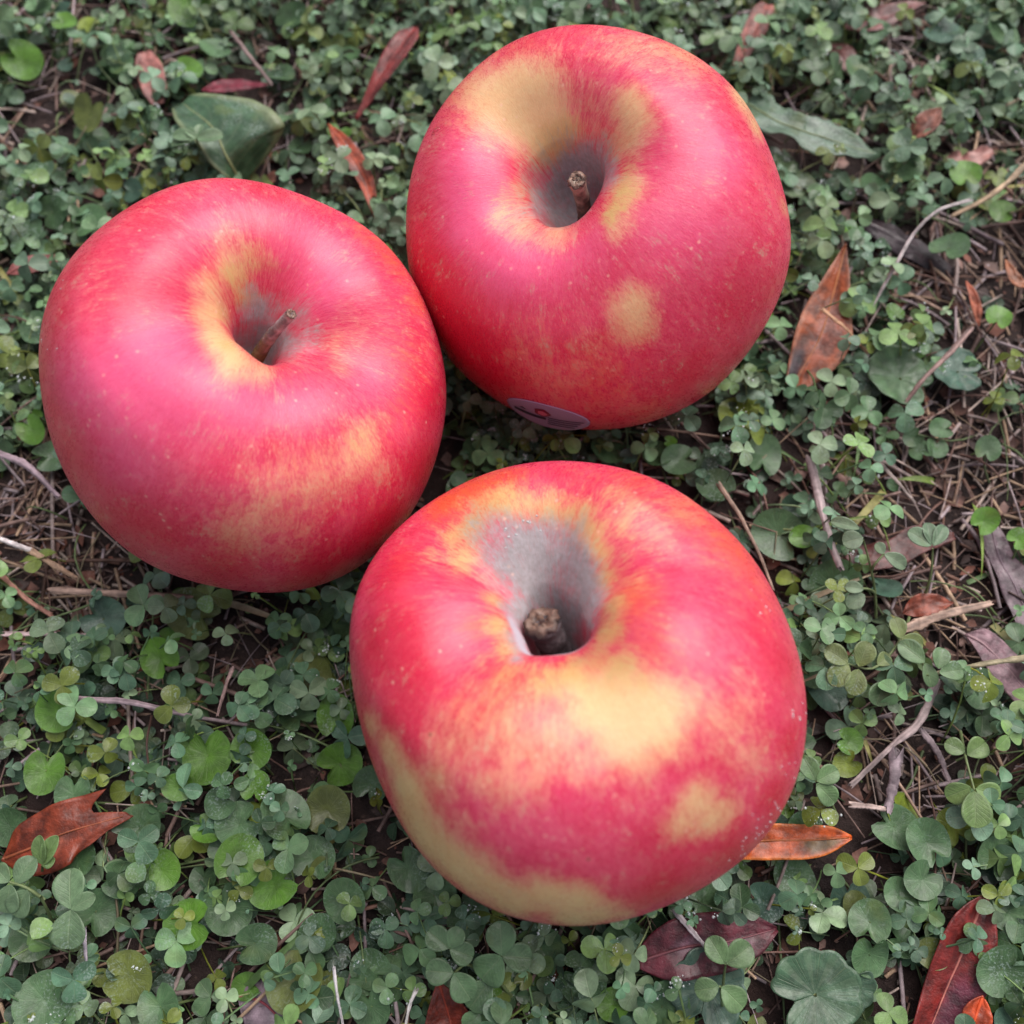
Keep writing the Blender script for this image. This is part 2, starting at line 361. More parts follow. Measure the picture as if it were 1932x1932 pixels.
# dabs of pigment, some with hollow shade and highlight put into the colour: (x, y, radius, strength) in photograph pixels, turned into points on the apple's surface below
DABS = {
'T': dict(
  cream=[(1110,165,34,.25),(1125,215,34,.3),(1110,250,30,.35),(900,170,45,0.6),(945,190,60,1),(1000,175,55,1),(1010,225,55,1),(1045,255,40,0.9),(1185,195,34,0.8),(1195,235,34,0.8),(1180,275,28,0.6),(1230,95,50,0.42),(1300,110,50,0.49),(1170,85,45,0.35),(1365,145,34,0.63),(1400,190,30,0.9),(1425,235,22,0.8),(1195,580,36,.85),(1200,615,36,.8),(1130,640,40,0.31),(980,660,35,0.31),(1010,700,42,0.37),(1060,730,42,0.37),(1120,700,40,0.34),(1150,760,45,0.28),(1215,775,30,0.4),(1170,410,26,0.6),(1160,440,16,0.55),(990,430,30,0.6),(1050,440,30,0.6),(950,415,24,0.5),(1480,390,16,0.5),(1185,350,30,0.7),(830,170,30,0.4)],  # upper right dabs hold the shoulder highlight as pale colour
  olive=[(1050,275,36,.9),(1075,245,28,.6),(1020,300,28,.6),(1150,290,26,.5),(1180,360,20,.9),(1165,390,20,.9),(1185,320,18,.6),(990,360,34,.5),(960,395,26,.5),(1150,410,16,.8),(1040,425,14,.5)],
  grey=[(1090,300,34,.9),(1130,310,34,.9),(1150,330,22,.7),(1060,330,34,.8),(1040,370,34,.8),(1100,360,44,1),(1020,398,26,.7),(980,405,16,.5),(1090,400,34,1),(1135,350,20,.8)],  # these hold the hollow's shade as well as its bloom
  orange=[(850,200,60,.6),(880,130,60,.7),(960,90,50,.6),(1450,330,50,.4),(1440,600,60,.3),(1120,60,50,.5),(1020,80,50,.4),(1000,640,60,.4),(1080,680,90,.5),(1150,740,90,.5),(950,370,50,.4)],
  crimson=[(800,520,60,.9),(840,600,70,1),(880,670,60,1),(940,720,50,.8),(960,610,60,.5),(1300,720,80,.5),(1400,560,70,.5),(1290,560,50,.3),(1060,560,70,.3)],
  magenta=[(880,300,55,.7),(900,370,60,.9),(880,430,50,.7),(960,500,70,.8),(1060,500,60,.6),(1120,460,50,.5),(1320,300,80,.6),(1260,420,80,.6),(1380,300,60,.5),(1340,440,70,.5)]),
'L': dict(
  cream=[(395,540,26,0.7),(400,590,30,0.9),(415,640,32,0.95),(440,680,34,0.95),(490,700,28,0.6),(440,500,34,0.6),(430,450,30,0.45),(640,640,36,0.3),(660,600,36,0.21),(645,690,20,0.36),(690,810,30,0.5),(680,850,38,0.59),(655,890,38,0.43),(600,880,55,0.31),(580,930,60,0.37),(500,900,60,0.25),(520,960,60,0.4),(470,990,50,0.43),(440,1020,40,0.37),(540,1020,45,0.31),(720,890,30,0.31)],
  olive=[(450,520,28,.8),(465,560,24,.7),(415,600,18,.55),(430,650,18,.55),(500,500,24,.5),(480,480,26,.5),(680,840,26,.35)],
  grey=[(475,545,16,.7),(485,590,24,.9),(500,630,30,1),(540,650,30,.8),(580,640,26,.6),(600,620,22,.4),(460,600,16,.6),(500,660,26,.9),(560,600,30,.5),(520,570,22,.5)],
  orange=[(600,380,50,.5),(690,440,40,.8),(740,490,45,.9),(790,570,40,.9),(740,600,50,.4),(780,680,60,.7),(750,780,60,.6),(720,950,60,.4),(600,1000,80,.3),(560,900,90,.5),(420,850,40,.4),(550,700,60,.5),(520,730,50,.4)],
  crimson=[(810,760,50,.8),(800,880,50,.9),(730,1000,60,1),(620,1080,70,.9),(420,1080,70,.7),(260,990,80,.6),(160,860,80,.4),(200,480,70,.4),(260,560,60,.4),(550,540,50,.3)],
  magenta=[(160,720,90,.7),(260,720,90,.8),(350,760,80,.7),(300,640,70,.7),(450,760,70,.7),(400,430,60,.5),(600,500,70,.6),(620,560,60,.6),(560,760,60,.6),(240,860,80,.6),(560,440,60,.5),(700,720,50,.5)]),
'B': dict(
  cream=[(900,1340,50,.38),(850,1400,50,.42),(1000,1350,50,.45),(1060,1400,55,.5),(1100,1430,50,.42),(960,1390,50,.45),(1400,1320,45,.35),(1420,1430,45,.35),(1200,1450,50,.35),(1085,1290,36,0.8),(1120,1330,50,1),(1180,1340,60,1),(1170,1290,45,0.9),(1240,1330,50,0.95),(1300,1330,50,0.52),(1250,1385,50,0.8),(1180,1400,50,0.75),(1350,1350,50,0.41),(1390,1400,50,0.34),(1320,1510,34,.82),(1350,1545,34,.8),(1290,1550,34,0.7),(1380,1520,26,0.5),(740,1430,30,0.8),(730,1400,22,0.7),(770,1490,42,1),(790,1560,55,1),(840,1620,55,1),(900,1660,55,1),(960,1700,50,1),(1030,1690,42,1),(1090,1700,40,1),(1140,1720,34,0.9),(1080,1735,40,1),(1180,1725,22,0.6),(830,1470,38,0.52),(870,1560,30,0.38),(970,1430,50,0.45),(950,1490,45,0.38),(1010,1470,40,0.34),(1030,1400,40,0.38),(900,1480,30,0.38),(1010,1300,34,0.38),(960,1310,30,0.3),(700,1370,24,0.6),(1300,1200,30,0.15),(1230,1000,40,0.35),(1290,960,40,0.3),(1180,960,40,0.4)],
  olive=[(1000,1280,30,.55),(1040,1280,30,.6),(1080,1270,30,.65),(960,1268,22,.6),(1130,1240,26,.7),(1180,1245,24,.5),(1160,1270,28,.5),(1220,1290,22,.4),(930,950,36,.85),(970,950,36,.85),(1020,960,36,.8),(1070,970,36,.8),(1100,1010,34,.8),(890,1000,30,.8),(1180,1010,40,.45),(1200,1080,40,.4),(930,1130,20,.8),(940,1180,24,.8),(955,1225,24,.8),(925,1090,20,.6),(985,1265,20,.5),(1030,1270,20,.5),(1080,1250,20,.6),(1125,1230,24,.7),(1150,1190,26,.9),(1160,1140,26,.8),(1140,1090,26,.8),(1130,1040,26,.8),(1120,1000,26,.7),
         (850,1010,26,.7),(880,1050,30,.8),(820,1040,20,.5),(900,980,26,.7),(1110,960,26,.6),(1150,940,20,.5),(870,960,22,.5),(1170,1250,24,.6),(1200,1290,20,.5),(1110,1290,20,.5),(1150,1310,16,.4),(910,1240,14,.4)],
  grey=[(930,985,30,.6),(960,1000,34,.72),(1010,1005,36,.7),(1060,1010,34,.66),(1085,1035,30,.7),(1100,1080,30,.8),(950,1060,34,.8),(900,1010,26,.6),(930,1100,24,.6),(1110,1120,30,.9),(1040,1040,44,1),(990,1030,40,0.9),(940,1010,34,0.56),(905,985,26,0.45),(1080,1080,36,1),(1000,1090,44,1),(960,1060,34,0.9),(1040,1140,60,1),(980,1150,30,1),(1100,1150,28,1),(990,1210,30,1),(1060,1200,40,1),(975,1243,12,0.9),(1115,1180,14,0.9),(1020,1236,16,0.8),(880,965,18,0.35),(1090,1010,28,0.42),(1100,975,18,0.28),(920,1040,24,0.6)],
  pale=[(960,1240,10,.8),(985,1250,10,.9),(1015,1252,10,.9),(1045,1251,10,.9),(1075,1246,10,.9),(1098,1236,10,.9),(1120,1215,10,.9),(1134,1190,10,.8),(1138,1165,9,.5),(950,1160,14,.4),(1120,1120,14,.4)],
  orange=[(840,950,40,.8),(900,920,50,.8),(960,900,40,.6),(1200,910,50,.5),(1300,960,60,.5),(1380,1030,60,.6),(1430,1110,60,.4),(1100,900,50,.3),(960,1290,60,.5),(900,1330,60,.4),(900,1180,30,.5),(1200,1130,50,.6),(1240,1220,60,.4),(760,1060,30,.4)],
  crimson=[(1050,900,40,.5),(740,1080,60,.7),(740,1180,70,.8),(780,1270,60,.7),(760,1350,50,.6),(850,1400,50,.4),(700,1250,50,.5),(1480,1250,50,.6),(1490,1400,40,.7),(1460,1500,40,.7),(1380,1610,60,.7),(1250,1680,60,.8),(1300,1620,50,.5),(1440,1180,60,.5),(1230,1590,60,.5)],
  magenta=[(850,1120,50,.5),(830,1200,50,.5),(1000,1560,90,.6),(1120,1520,90,.7),(1200,1600,70,.6),(1050,1600,70,.6),(1240,1080,60,.6),(1320,1150,70,.6),(1400,1250,60,.5),(880,1430,50,.4),(1250,1480,60,.4)]),
}
APPLES = {}

def build_apple(key, cpx, R, zc, off, theta, pit_shear, lobes, label, pit_scale=1.1, seed=0, well=(.1, .2)):
    nU, nV = 420, 560
    P, arc = profile(nU)
    ph = np.linspace(0, 2 * math.pi, nV, endpoint=False)
    C = at(cpx[0], cpx[1], zc)
    vdir = (C - CAM) / np.linalg.norm(C - CAM)
    o2 = off[0] * RIGHT + off[1] * UP
    o2 = o2 - vdir * (o2 @ vdir); o2 /= np.linalg.norm(o2)
    ax = -vdir * math.cos(theta) + o2 * math.sin(theta)
    ex = np.cross(UP, ax); ex /= np.linalg.norm(ex); ey = np.cross(ax, ex)      # ex ~ right, ey ~ up in the picture
    rho = P[:, 0][:, None] * np.ones(nV)[None]; zz = P[:, 1][:, None] * np.ones(nV)[None]
    up_ = (np.arange(nU) / nU)[:, None]
    pitw = np.where(up_ < .5, 1 - sstep(.30, .62, rho), 0)
    shw = np.where(up_ < .5, sstep(.05, .25, rho) * (1 - sstep(.45, 1.0, rho)), 0)
    rs = 1 + 0 * rho
    # a steep-walled well in the floor of the hollow, round the stem
    zz = zz - np.where(up_ < .5, well[0] * (1 - sstep(well[1] * .62, well[1] * 1.08, rho)), 0)
    widen = pit_scale - 1 + 0 * rho
    for (nn, amp, p0) in lobes['pit']:
        widen = widen + amp * np.cos(nn * (ph[None] - p0))
    rs = rs + np.where(up_ < .5, widen * np.clip(1 - rho / .66, 0, 1) ** 2, 0)
    for (nn, amp, p0) in lobes['body']:
        rs = rs + sstep(.2, .9, rho) * amp * np.cos(nn * (ph[None] - p0))
    for (nn, amp, p0) in lobes['shoulder']:
        zz = zz + amp * shw * np.cos(nn * (ph[None] - p0))
    X = rho * rs * np.cos(ph)[None]; Y = rho * rs * np.sin(ph)[None]
    # the stem pit leans: its floor shifts as it gets deeper
    depth = np.where(up_ < .5, np.clip(.66 - zz, 0, 1), 0) * (1 - sstep(.22, .5, rho))
    X = X + pit_shear[0] * depth; Y = Y + pit_shear[1] * depth
    # faint dimples
    bump = .006 * (fbm(np.cos(ph)[None] * 2 + 9 + up_ * 5, np.sin(ph)[None] * 2 + 5 + 0 * up_, seed, 3))
    X = X * (1 + bump); Y = Y * (1 + bump)
    V = C + R * (X[..., None] * ex + Y[..., None] * ey + zz[..., None] * ax)
    V = V.reshape(-1, 3)
    # round the body so its outline is the real, slightly uneven one of this apple
    S = np.array(SIL[key], float); sc = S.mean(0)
    S_ang = np.arctan2(-(S[:, 1] - sc[1]), S[:, 0] - sc[0]); S_r = np.hypot(S[:, 0] - sc[0], S[:, 1] - sc[1])
    o = np.argsort(S_ang); S_ang = S_ang[o]; S_r = S_r[o]
    # centre the apple under the outline
    nb = 72; bins = np.linspace(-math.pi, math.pi, nb + 1); bc = .5 * (bins[1:] + bins[:-1])
    tr = np.interp(bc, np.r_[S_ang - 2 * math.pi, S_ang, S_ang + 2 * math.pi], np.r_[S_r, S_r, S_r])
    vr = np.cross(vdir, UP); vr /= np.linalg.norm(vr); vu = np.cross(vr, vdir)
    for it in range(10):
        pp = proj(V)
        a = np.arctan2(-(pp[:, 1] - sc[1]), pp[:, 0] - sc[0]); r = np.hypot(pp[:, 0] - sc[0], pp[:, 1] - sc[1])
        k = np.clip(np.digitize(a, bins) - 1, 0, nb - 1)
        cur = np.zeros(nb); np.maximum.at(cur, k, r)
        ratio = tr / cur
        f = np.fft.rfft(ratio); f[9:] = 0; ratio = np.fft.irfft(f, nb)
        fa = np.interp(a, np.r_[bc[0] - (bc[1] - bc[0]), bc, bc[-1] + (bc[1] - bc[0])], np.r_[ratio[-1], ratio, ratio[0]])
        rel = V - C
        pr = rel @ vr; pu = rel @ vu; rad = np.hypot(pr, pu) / R
        w = sstep(.30, .95, rad)
        g = (fa - 1) * w * .9
        V = V + (pr * g)[:, None] * vr + (pu * g)[:, None] * vu
        if it == 9: print(key, 'sil err', np.abs(tr - cur).max().round(1), 'minz', V[:, 2].min().round(2))
    # merge poles
    V = V.reshape(nU, nV, 3); V[0] = V[0].mean(0); V[-1] = V[-1].mean(0); V = V.reshape(-1, 3)
    F = grid_faces(nU, nV, True)[:, ::-1]
    tri = [tuple(map(int, f)) for f in F[nV:-nV]]
    bvh = BVHTree.FromPolygons([tuple(v) for v in V], tri)
    def hit(px, py):
        d = ray(px, py); d = d / np.linalg.norm(d)
        h = bvh.ray_cast(Vector(CAM), Vector(d))
        return (np.array(h[0]), np.array(h[1])) if h[0] is not None else None
    masks = {}
    for nm, L in DABS[key].items():
        if nm == 'pale': continue
        m = np.zeros(len(V))
        for (x, y, r, s) in L:
            h = hit(x, y)
            if h is None: continue
            dep = (h[0] - CAM) @ FWD
            rc = r * dep / FOC
            dv = V - h[0]; al = dv @ vdir
            d2 = (dv ** 2).sum(1) - .85 * al ** 2          # dabs reach further along the steep flank
            wgt = s * (1 - sstep(.0, 2.3, np.sqrt(d2) / rc))
            m = m + wgt ** 2.6
        masks[nm] = np.clip(m ** (1 / 2.6), 0, 1.1)
    near = sstep(-.1, .75, -np.sin(ph + .25))[None]
    ring = np.exp(-((rho - well[1] * 1.22) / .026) ** 2) * near * (up_ < .5)
    masks['pale'] = ring.ravel() * (.95 if key == 'B' else .35)
    masks['grey'] = np.maximum(masks['grey'], masks['pale'] * .8)
    if key != 'B': masks['orange'] = masks['orange'] * .6
    if key == 'B': masks['orange'] = np.clip(masks['orange'] * .8 + .12, 0, 1); masks['magenta'] *= .5
    # the unseen flank and underside: blush thinning towards the calyx
    g0 = (1 - sstep(well[1] * .45, well[1] * 1.45, rho)) * (up_ < .5)      # bloom inside the well, with the top apple's shade put into the grey
    masks['grey'] = np.maximum(masks['grey'], g0.ravel())
    upv = np.repeat(np.arange(nU) / nU, nV); phv = np.tile(ph, nU)
    masks['cream'] = np.clip(masks['cream'] + sstep(.70, .95, upv) * .6, 0, 1.1)
    arcv = np.repeat(arc, nV)
    streak = np.stack([np.cos(phv) * 6.5, np.sin(phv) * 6.5, arcv * 3.4 + seed * 3.1], -1)
    patch = np.stack([masks['cream'], masks['olive'], masks['grey']], -1)
    blush = np.stack([masks['orange'], masks['crimson'], masks['magenta']], -1)
    base = np.array([C[0], C[1], V[:, 2].min()])
    root = empty('apple', base)
    tag(root, label, 'apple', 'apples lying together on the ground')
    skin = mesh_obj('skin', V, F, M_SKIN, root, base, dict(patch=patch, blush=blush, streak=streak, lip=masks['pale']))
    A = dict(root=root, base=base, C=C, R=R, ax=ax, ex=ex, ey=ey, bvh=bvh, hit=hit, V=V, pit=V[0], vdir=vdir)
    APPLES[key] = A
    return A

def tube(pts, rad, nseg=8, cap=True, jitter=0., seed=0):
    pts = np.asarray(pts, float); n = len(pts); rad = np.broadcast_to(rad, n)
    T = np.gradient(pts, axis=0); T /= np.linalg.norm(T, axis=1)[:, None] + 1e-9
    ref = np.array([0, 0, 1.]) if abs(T[0][2]) < .8 else np.array([1., 0, 0])
    V = []
    a = np.linspace(0, 2 * math.pi, nseg, endpoint=False)
    r_ = np.random.default_rng(seed)
    for i in range(n):
        u = np.cross(T[i], ref); u /= np.linalg.norm(u) + 1e-9; v = np.cross(T[i], u)
        rr = rad[i] * (1 + jitter * r_.uniform(-1, 1, nseg))
        V.append(pts[i] + rr[:, None] * (np.cos(a)[:, None] * u + np.sin(a)[:, None] * v))
    V = np.concatenate(V)
    F = [grid_faces(n, nseg, True)]
    if cap:
        k = len(V); V = np.vstack([V, pts[0], pts[-1]])
        j = np.arange(nseg); j2 = (j + 1) % nseg
        F.append(np.stack([j, np.full(nseg, k), j2], -1))
        F.append(np.stack([(n - 1) * nseg + j2, np.full(nseg, k + 1), (n - 1) * nseg + j], -1))
    return V, F

def smooth_curve(P, n):
    P = np.asarray(P, float)
    if len(P) == 2: return P[0] + (P[1] - P[0]) * np.linspace(0, 1, n)[:, None]
    Q = np.vstack([2 * P[0] - P[1], P, 2 * P[-1] - P[-2]]); out = []
    for t in np.linspace(0, len(P) - 1 - 1e-6, n):
        i = int(t); f = t - i; a, b, c, d = Q[i:i + 4]
        out.append(.5 * ((2 * b) + (-a + c) * f + (2 * a - 5 * b + 4 * c - d) * f * f + (-a + 3 * b - 3 * c + d) * f ** 3))
    return np.array(out)

def add_stem(A, tip_px, length, r0, r1, bend, cols, seed, tipf=.55):
    p0 = A['pit'] - A['ax'] * .12
    d = ray(*tip_px); dep = (A['pit'] - CAM) @ FWD - length
    p2 = CAM + d * dep
    pm = (p0 + p2) / 2 + bend[0] * A['ex'] + bend[1] * A['ey']
    pts = smooth_curve([p0, pm, p2], 26)
    t = np.linspace(0, 1, 26)
    r_ = np.random.default_rng(seed)
    rad = r0 + (r1 - r0) * t + .35 * r1 * np.exp(-((t - 1) / .10) ** 2) * .6 + .25 * r0 * np.exp(-(t / .12) ** 2)
    rad = rad * (1 + .05 * r_.uniform(-1, 1, 26)); rad[-1] *= .86
    V, F = tube(pts, rad, 18, True, .05, seed)
    n = len(V)
    tt = np.r_[np.repeat(t, 18), 0, 1]
    w = sstep(.35, .85, tt + .25 * (vnoise(np.arange(n) * .35, tt * 9, 3) - .5))
    tint = np.array(cols[0])[None] * (1 - w)[:, None] + np.array(cols[1])[None] * w[:, None]
    tint *= (.75 + .5 * vnoise(np.arange(n) % 18 * .9, tt * 14, seed))[:, None]
    st = mesh_obj('stem', V, F, M_WOOD, A['root'], A['base'], dict(tint=tint))
    # broken end: rings of bark and pith with a ragged lip
    T = pts[-1] - pts[-2]; T /= np.linalg.norm(T)
    u = np.cross(T, [0.3, 1, .2]); u /= np.linalg.norm(u); v = np.cross(T, u)
    re = rad[-1]
    rings = [0, .18, .34, .46, .62, .80, 1.0, 1.12]; hts = [-.10, -.12, -.05, -.13, .04, .06, .03, -.14]
    rc = [(.10, .04, .03), (.12, .05, .035), (.40, .20, .13), (.12, .045, .03), (.52, .30, .22), (.55, .34, .26), (.22, .11, .08), (.14, .09, .08)]
    nv = 22; a = np.linspace(0, 2 * math.pi, nv, endpoint=False); VV = []; tc = []
    for q, (ri, h, c) in enumerate(zip(rings, hts, rc)):
        rag = 1 + .20 * r_.uniform(-1, 1, nv) * (ri > 0)
        hh = h + .16 * r_.uniform(-1, 1, nv) * (.3 < ri < 1.1)
        VV.append(pts[-1] + (re * ri * rag)[:, None] * (np.cos(a)[:, None] * u + np.sin(a)[:, None] * v) + ((hh + .12) * re * 1.4)[:, None] * T)
        tc.append(tipf * np.array(c)[None] * (.45 + 1.0 * r_.random(nv))[:, None])
    mesh_obj('broken_tip', np.concatenate(VV), grid_faces(len(rings), nv, True), M_RIB, st, A['base'], dict(tint=np.concatenate(tc)))
    return st

T_ = build_apple('T', (1128, 430), 4.15, 3.75, (-.70, 1), math.radians(30), (.0, -.16),
    dict(pit=[(2, .10, 1.9), (3, .10, 2.4), (5, .05, .4)], body=[(2, .012, .3), (5, .012, 1.)], shoulder=[(1, .012, 1.8), (2, .018, .2), (3, .012, 1.), (5, .012, .5)]),
    'pink and cream apple with an oval sticker on its lower edge', 1.65, 3, (.14, .14))
L_ = build_apple('L', (456, 727), 4.2, 3.62, (.36, 1), math.radians(30), (0., -.08),
    dict(pit=[(2, .13, 2.0), (3, .10, .6), (5, .05, 1.4)], body=[(2, .012, 1.3), (5, .010, 2.)], shoulder=[(1, .03, 2.0), (2, .026, 1.2), (3, .018, .3), (5, .022, 1.5)]),
    'evenly pink-red apple on the left with a thin leaning stem in a yellow-edged hollow', 1.25, 5, (.14, .09))
B_ = build_apple('B', (1089, 1307), 4.2, 3.68, (-.30, 1), math.radians(35), (-.05, -.11),
    dict(pit=[(2, .28, 2.1), (3, .18, 1.9), (5, .14, .75)], body=[(2, .015, .3), (5, .014, 1.)], shoulder=[(1, .02, 1.2), (2, .02, .6), (3, .024, 1.57), (5, .030, .9)]),
    'largest apple, nearest the camera, with a wide grey hollow round a stubby stem', 1.32, 8, (.22, .12))
add_stem(T_, (1088, 340), 1.75, .15, .145, (.03, .03), [(.14, .105, .085), (.30, .235, .19)], 2)
add_stem(L_, (549, 592), 1.6, .15, .085, (-.04, .05), [(.155, .110, .045), (.32, .27, .28)], 4)
add_stem(B_, (1022, 1174), .92, .27, .265, (.07, .04), [(.040, .033, .036), (.080, .064, .068)], 6, .36)

# sticker on the top apple -------------------------------------------------
def sticker():
    A = T_
    h = A['hit'](1032, 780)
    P, nrm = h
    if nrm @ A['vdir'] > 0: nrm = -nrm
    e1 = (at(1106, 808, 3) - at(954, 764, 3)); e1 = e1 - nrm * (e1 @ nrm); e1 /= np.linalg.norm(e1)
    e2 = np.cross(e1, nrm)
    if e2 @ UP > 0: e2 = -e2                       # e2 runs down and under
    P0 = P + e2 * .22
    a_, b_ = .93, .68
    cen = A['C']
    def conf(u, v, off):
        u = np.asarray(u, float); v = np.asarray(v, float)
        W = P0 + (a_ * u)[:, None] * e1 + (b_ * v)[:, None] * e2
        out = []
        for i, w in enumerate(W):
            q = A['bvh'].find_nearest(Vector(w))
            nn = np.array(q[0]) - cen; nn /= np.linalg.norm(nn)
            lift = .09 * max(0, v[i] - .05) ** 1.5     # the lower edge peels off a little
            out.append(np.array(q[0]) + nn * (off + lift))
        return np.array(out)
    nr, na = 14, 64
    rr = np.linspace(0, 1, nr); aa = np.linspace(0, 2 * math.pi, na, endpoint=False)
    U = (rr[:, None] * np.cos(aa)[None]).ravel(); Vv = (rr[:, None] * np.sin(aa)[None]).ravel()
    st = mesh_obj('sticker', conf(U, Vv, .012), grid_faces(nr, na, True), M_STICK, A['root'], A['base'], solid=.008)
    tag(st, 'small oval white fruit sticker with a red emblem and dark stripes')
    def patch(name, u0, u1, v0, v1, mat, off=.022, nu=20, nv=4, curve=0.):
        u = np.linspace(u0, u1, nu); v = np.linspace(v0, v1, nv)
        UU, VV = np.meshgrid(u, v, indexing='ij')
        VV = VV + curve * (UU - .5 * (u0 + u1)) ** 2
        return conf(UU.ravel(), VV.ravel(), off), grid_faces(nu, nv), mat
    def joined(name, lst):
        Vs = []; Fs = []; k = 0
        for V, F, m in lst: Vs.append(V); Fs.append(F + k); k += len(V)
        mesh_obj(name, np.concatenate(Vs), np.concatenate(Fs), lst[0][2], st, A['base'])
    joined('stripes', [patch('', .02, .86 - k * .07, -.06 + k * .19, .02 + k * .19, M_STICK_INK) for k in range(4)])
    joined('dark_band', [patch('', -.80, -.02, .06, .30, M_STICK_INK, curve=-.25)])
    # apple-shaped emblem and the small diamond mark
    def blob(pts, off, mat, name):
        pts = np.array(pts); c = pts.mean(0)
        n = len(pts); R2 = [0, .35, .7, 1.]
        U2 = np.concatenate([c[0] + r * (pts[:, 0] - c[0]) for r in R2]); V2 = np.concatenate([c[1] + r * (pts[:, 1] - c[1]) for r in R2])
        mesh_obj(name, conf(U2, V2, off), grid_faces(4, n, True), mat, st, A['base'])
    t = np.linspace(0, 2 * math.pi, 28, endpoint=False)
    shp = np.stack([.19 * np.cos(t) * (1 + .18 * np.cos(3 * t)), .30 * np.sin(t) * (1 - .12 * np.cos(3 * t))], -1)
    blob(shp + [-.12, -.33], .022, M_STICK_RED, 'emblem')
    blob(shp * .58 + [-.11, -.32], .030, M_STICK_PINK, 'emblem_centre')
    di = np.array([(-.08, 0), (0, -.11), (.09, 0), (0, .11)])
    di = np.concatenate([di[[k]] + (di[[(k + 1) % 4]] - di[[k]]) * s for k in range(4) for s in (0, .5)])
    blob(di + [-.58, -.16], .022, M_STICK_INK, 'diamond_mark')
    blob(di * .45 + [-.58, -.16], .030, M_STICK, 'diamond_centre')
sticker()

# water drop on the top apple
def drop_on(A, px, py, r, stretch=1.):
    h = A['hit'](px, py)
    if h is None: return
    P, n = h
    if n @ A['vdir'] > 0: n = -n
    u = np.cross(n, [0, 0, 1.]); u /= np.linalg.norm(u); v = np.cross(n, u)
    rr = np.linspace(0, math.pi / 2, 7); a = np.linspace(0, 2 * math.pi, 16, endpoint=False)
    VV = np.concatenate([P + r * (math.sin(t) * (np.cos(a)[:, None] * u + stretch * np.sin(a)[:, None] * v) + math.cos(t) * .5 * n) for t in rr])
    d = mesh_obj('water_drop', VV, grid_faces(7, 16, True), M_DEW, A['root'], A['base'])
drop_on(T_, 822, 247, .075, 1.7)
def fine_drops(A, L, seed):
    r_ = np.random.default_rng(seed); Vs = []; Fs = []; k = 0
    for (px, py, n, sp) in L:
        for _ in range(n):
            h = A['hit'](px + r_.normal(0, sp), py + r_.normal(0, sp))
            if h is None: continue
            P, nn = h
            if nn @ A['vdir'] > 0: nn = -nn
            u = np.cross(nn, [0, 0, 1.]); u /= np.linalg.norm(u); v = np.cross(nn, u)
            rr = np.linspace(0, math.pi / 2, 4); a = np.linspace(0, 2 * math.pi, 8, endpoint=False); r0 = r_.uniform(.010, .026)
            Vs.append(np.concatenate([P + r0 * (math.sin(t) * (np.cos(a)[:, None] * u + np.sin(a)[:, None] * v) + math.cos(t) * .6 * nn) for t in rr]))
            Fs.append(grid_faces(4, 8, True) + k); k += 32
    o = mesh_obj('fine_drops', np.concatenate(Vs), np.concatenate(Fs), M_FINE, A['root'], A['base']); o['kind'] = 'stuff'
fine_drops(B_, [(1505,1350,8,14),(1500,1450,8,12),(1470,1520,10,12),(1440,1560,12,12),(1400,1600,8,14),(1440,1130,6,20),(1000,985,6,16),(960,1010,5,14)], 4)
fine_drops(L_, [(100,520,5,14),(90,640,4,14)], 6)

# ------------------------------------------------------------------ ground
def relief(x, y):
    return .32 * fbm(x * .35 + 3, y * .35 + 8, 5, 4) + .16 * fbm(x * 2.3, y * 2.3, 9, 3)

def build_soil():
    inner = np.arange(-26, 26.01, .16)
    outer = 26 * (1.28 ** np.arange(1, 22))
    c = np.concatenate([-outer[::-1], inner, outer])
    X, Y = np.meshgrid(c, c, indexing='ij')
    Z = relief(X, Y) + .05 * fbm(X * 9, Y * 9, 4, 2)
    far = np.maximum(np.abs(X), np.abs(Y))
    Z = Z * np.where(far > 80, .3, 1)
    for A in APPLES.values():                      # the apples sit in shallow dents
        d = np.hypot(X - A['C'][0], Y - A['C'][1])
        Z = Z - .22 * (1 - sstep(.6, 2.8, d))
    V = np.stack([X, Y, Z], -1).reshape(-1, 3)
    o = mesh_obj('soil_ground', V, grid_faces(len(c), len(c)), M_SOIL)
    tag(o, kind='structure')
build_soil()

# how bare the ground is (0 lush .. 1 bare), in plan
BARE = [(1800,880,180,.85),(1700,1440,120,.7),(1880,690,130,.65),(1760,1120,170,.75),(1760,540,140,.85),(60,990,140,.95),(150,1090,130,.85),(1640,950,110,.6),(1570,820,90,.5),(600,20,70,.6),(30,30,70,.6),
        (250,60,90,.4),(1480,950,120,.45),(1890,330,110,.7),(1580,1000,90,.5),(1650,1300,80,.45),(300,1120,110,.45),(470,1240,120,.35),(1920,1150,90,.5),(1890,1450,70,.4),
        (120,800,100,.15),(300,1320,90,.35),(950,1760,60,.5),(420,1830,90,.35),(1700,80,110,.35),(330,130,90,.35),(520,100,80,.4),(720,1720,90,.3),(1000,1160,200,.35),(20,1240,60,.4),(690,120,60,.3)]
BW = np.array([(*at(x, y, 0)[:2], r * 23.3 / FOC * 1.0, s) for x, y, r, s in BARE])
def bare(x, y):
    x = np.asarray(x, float); y = np.asarray(y, float)
    m = np.zeros_like(x)
    for bx, by, r, s in BW:
        m = np.maximum(m, s * (1 - sstep(.45, 1.25, np.hypot(x - bx, y - by) / r)))
    return np.clip(m + .25 * fbm(x * .7, y * .7, 77, 3), 0, 1)

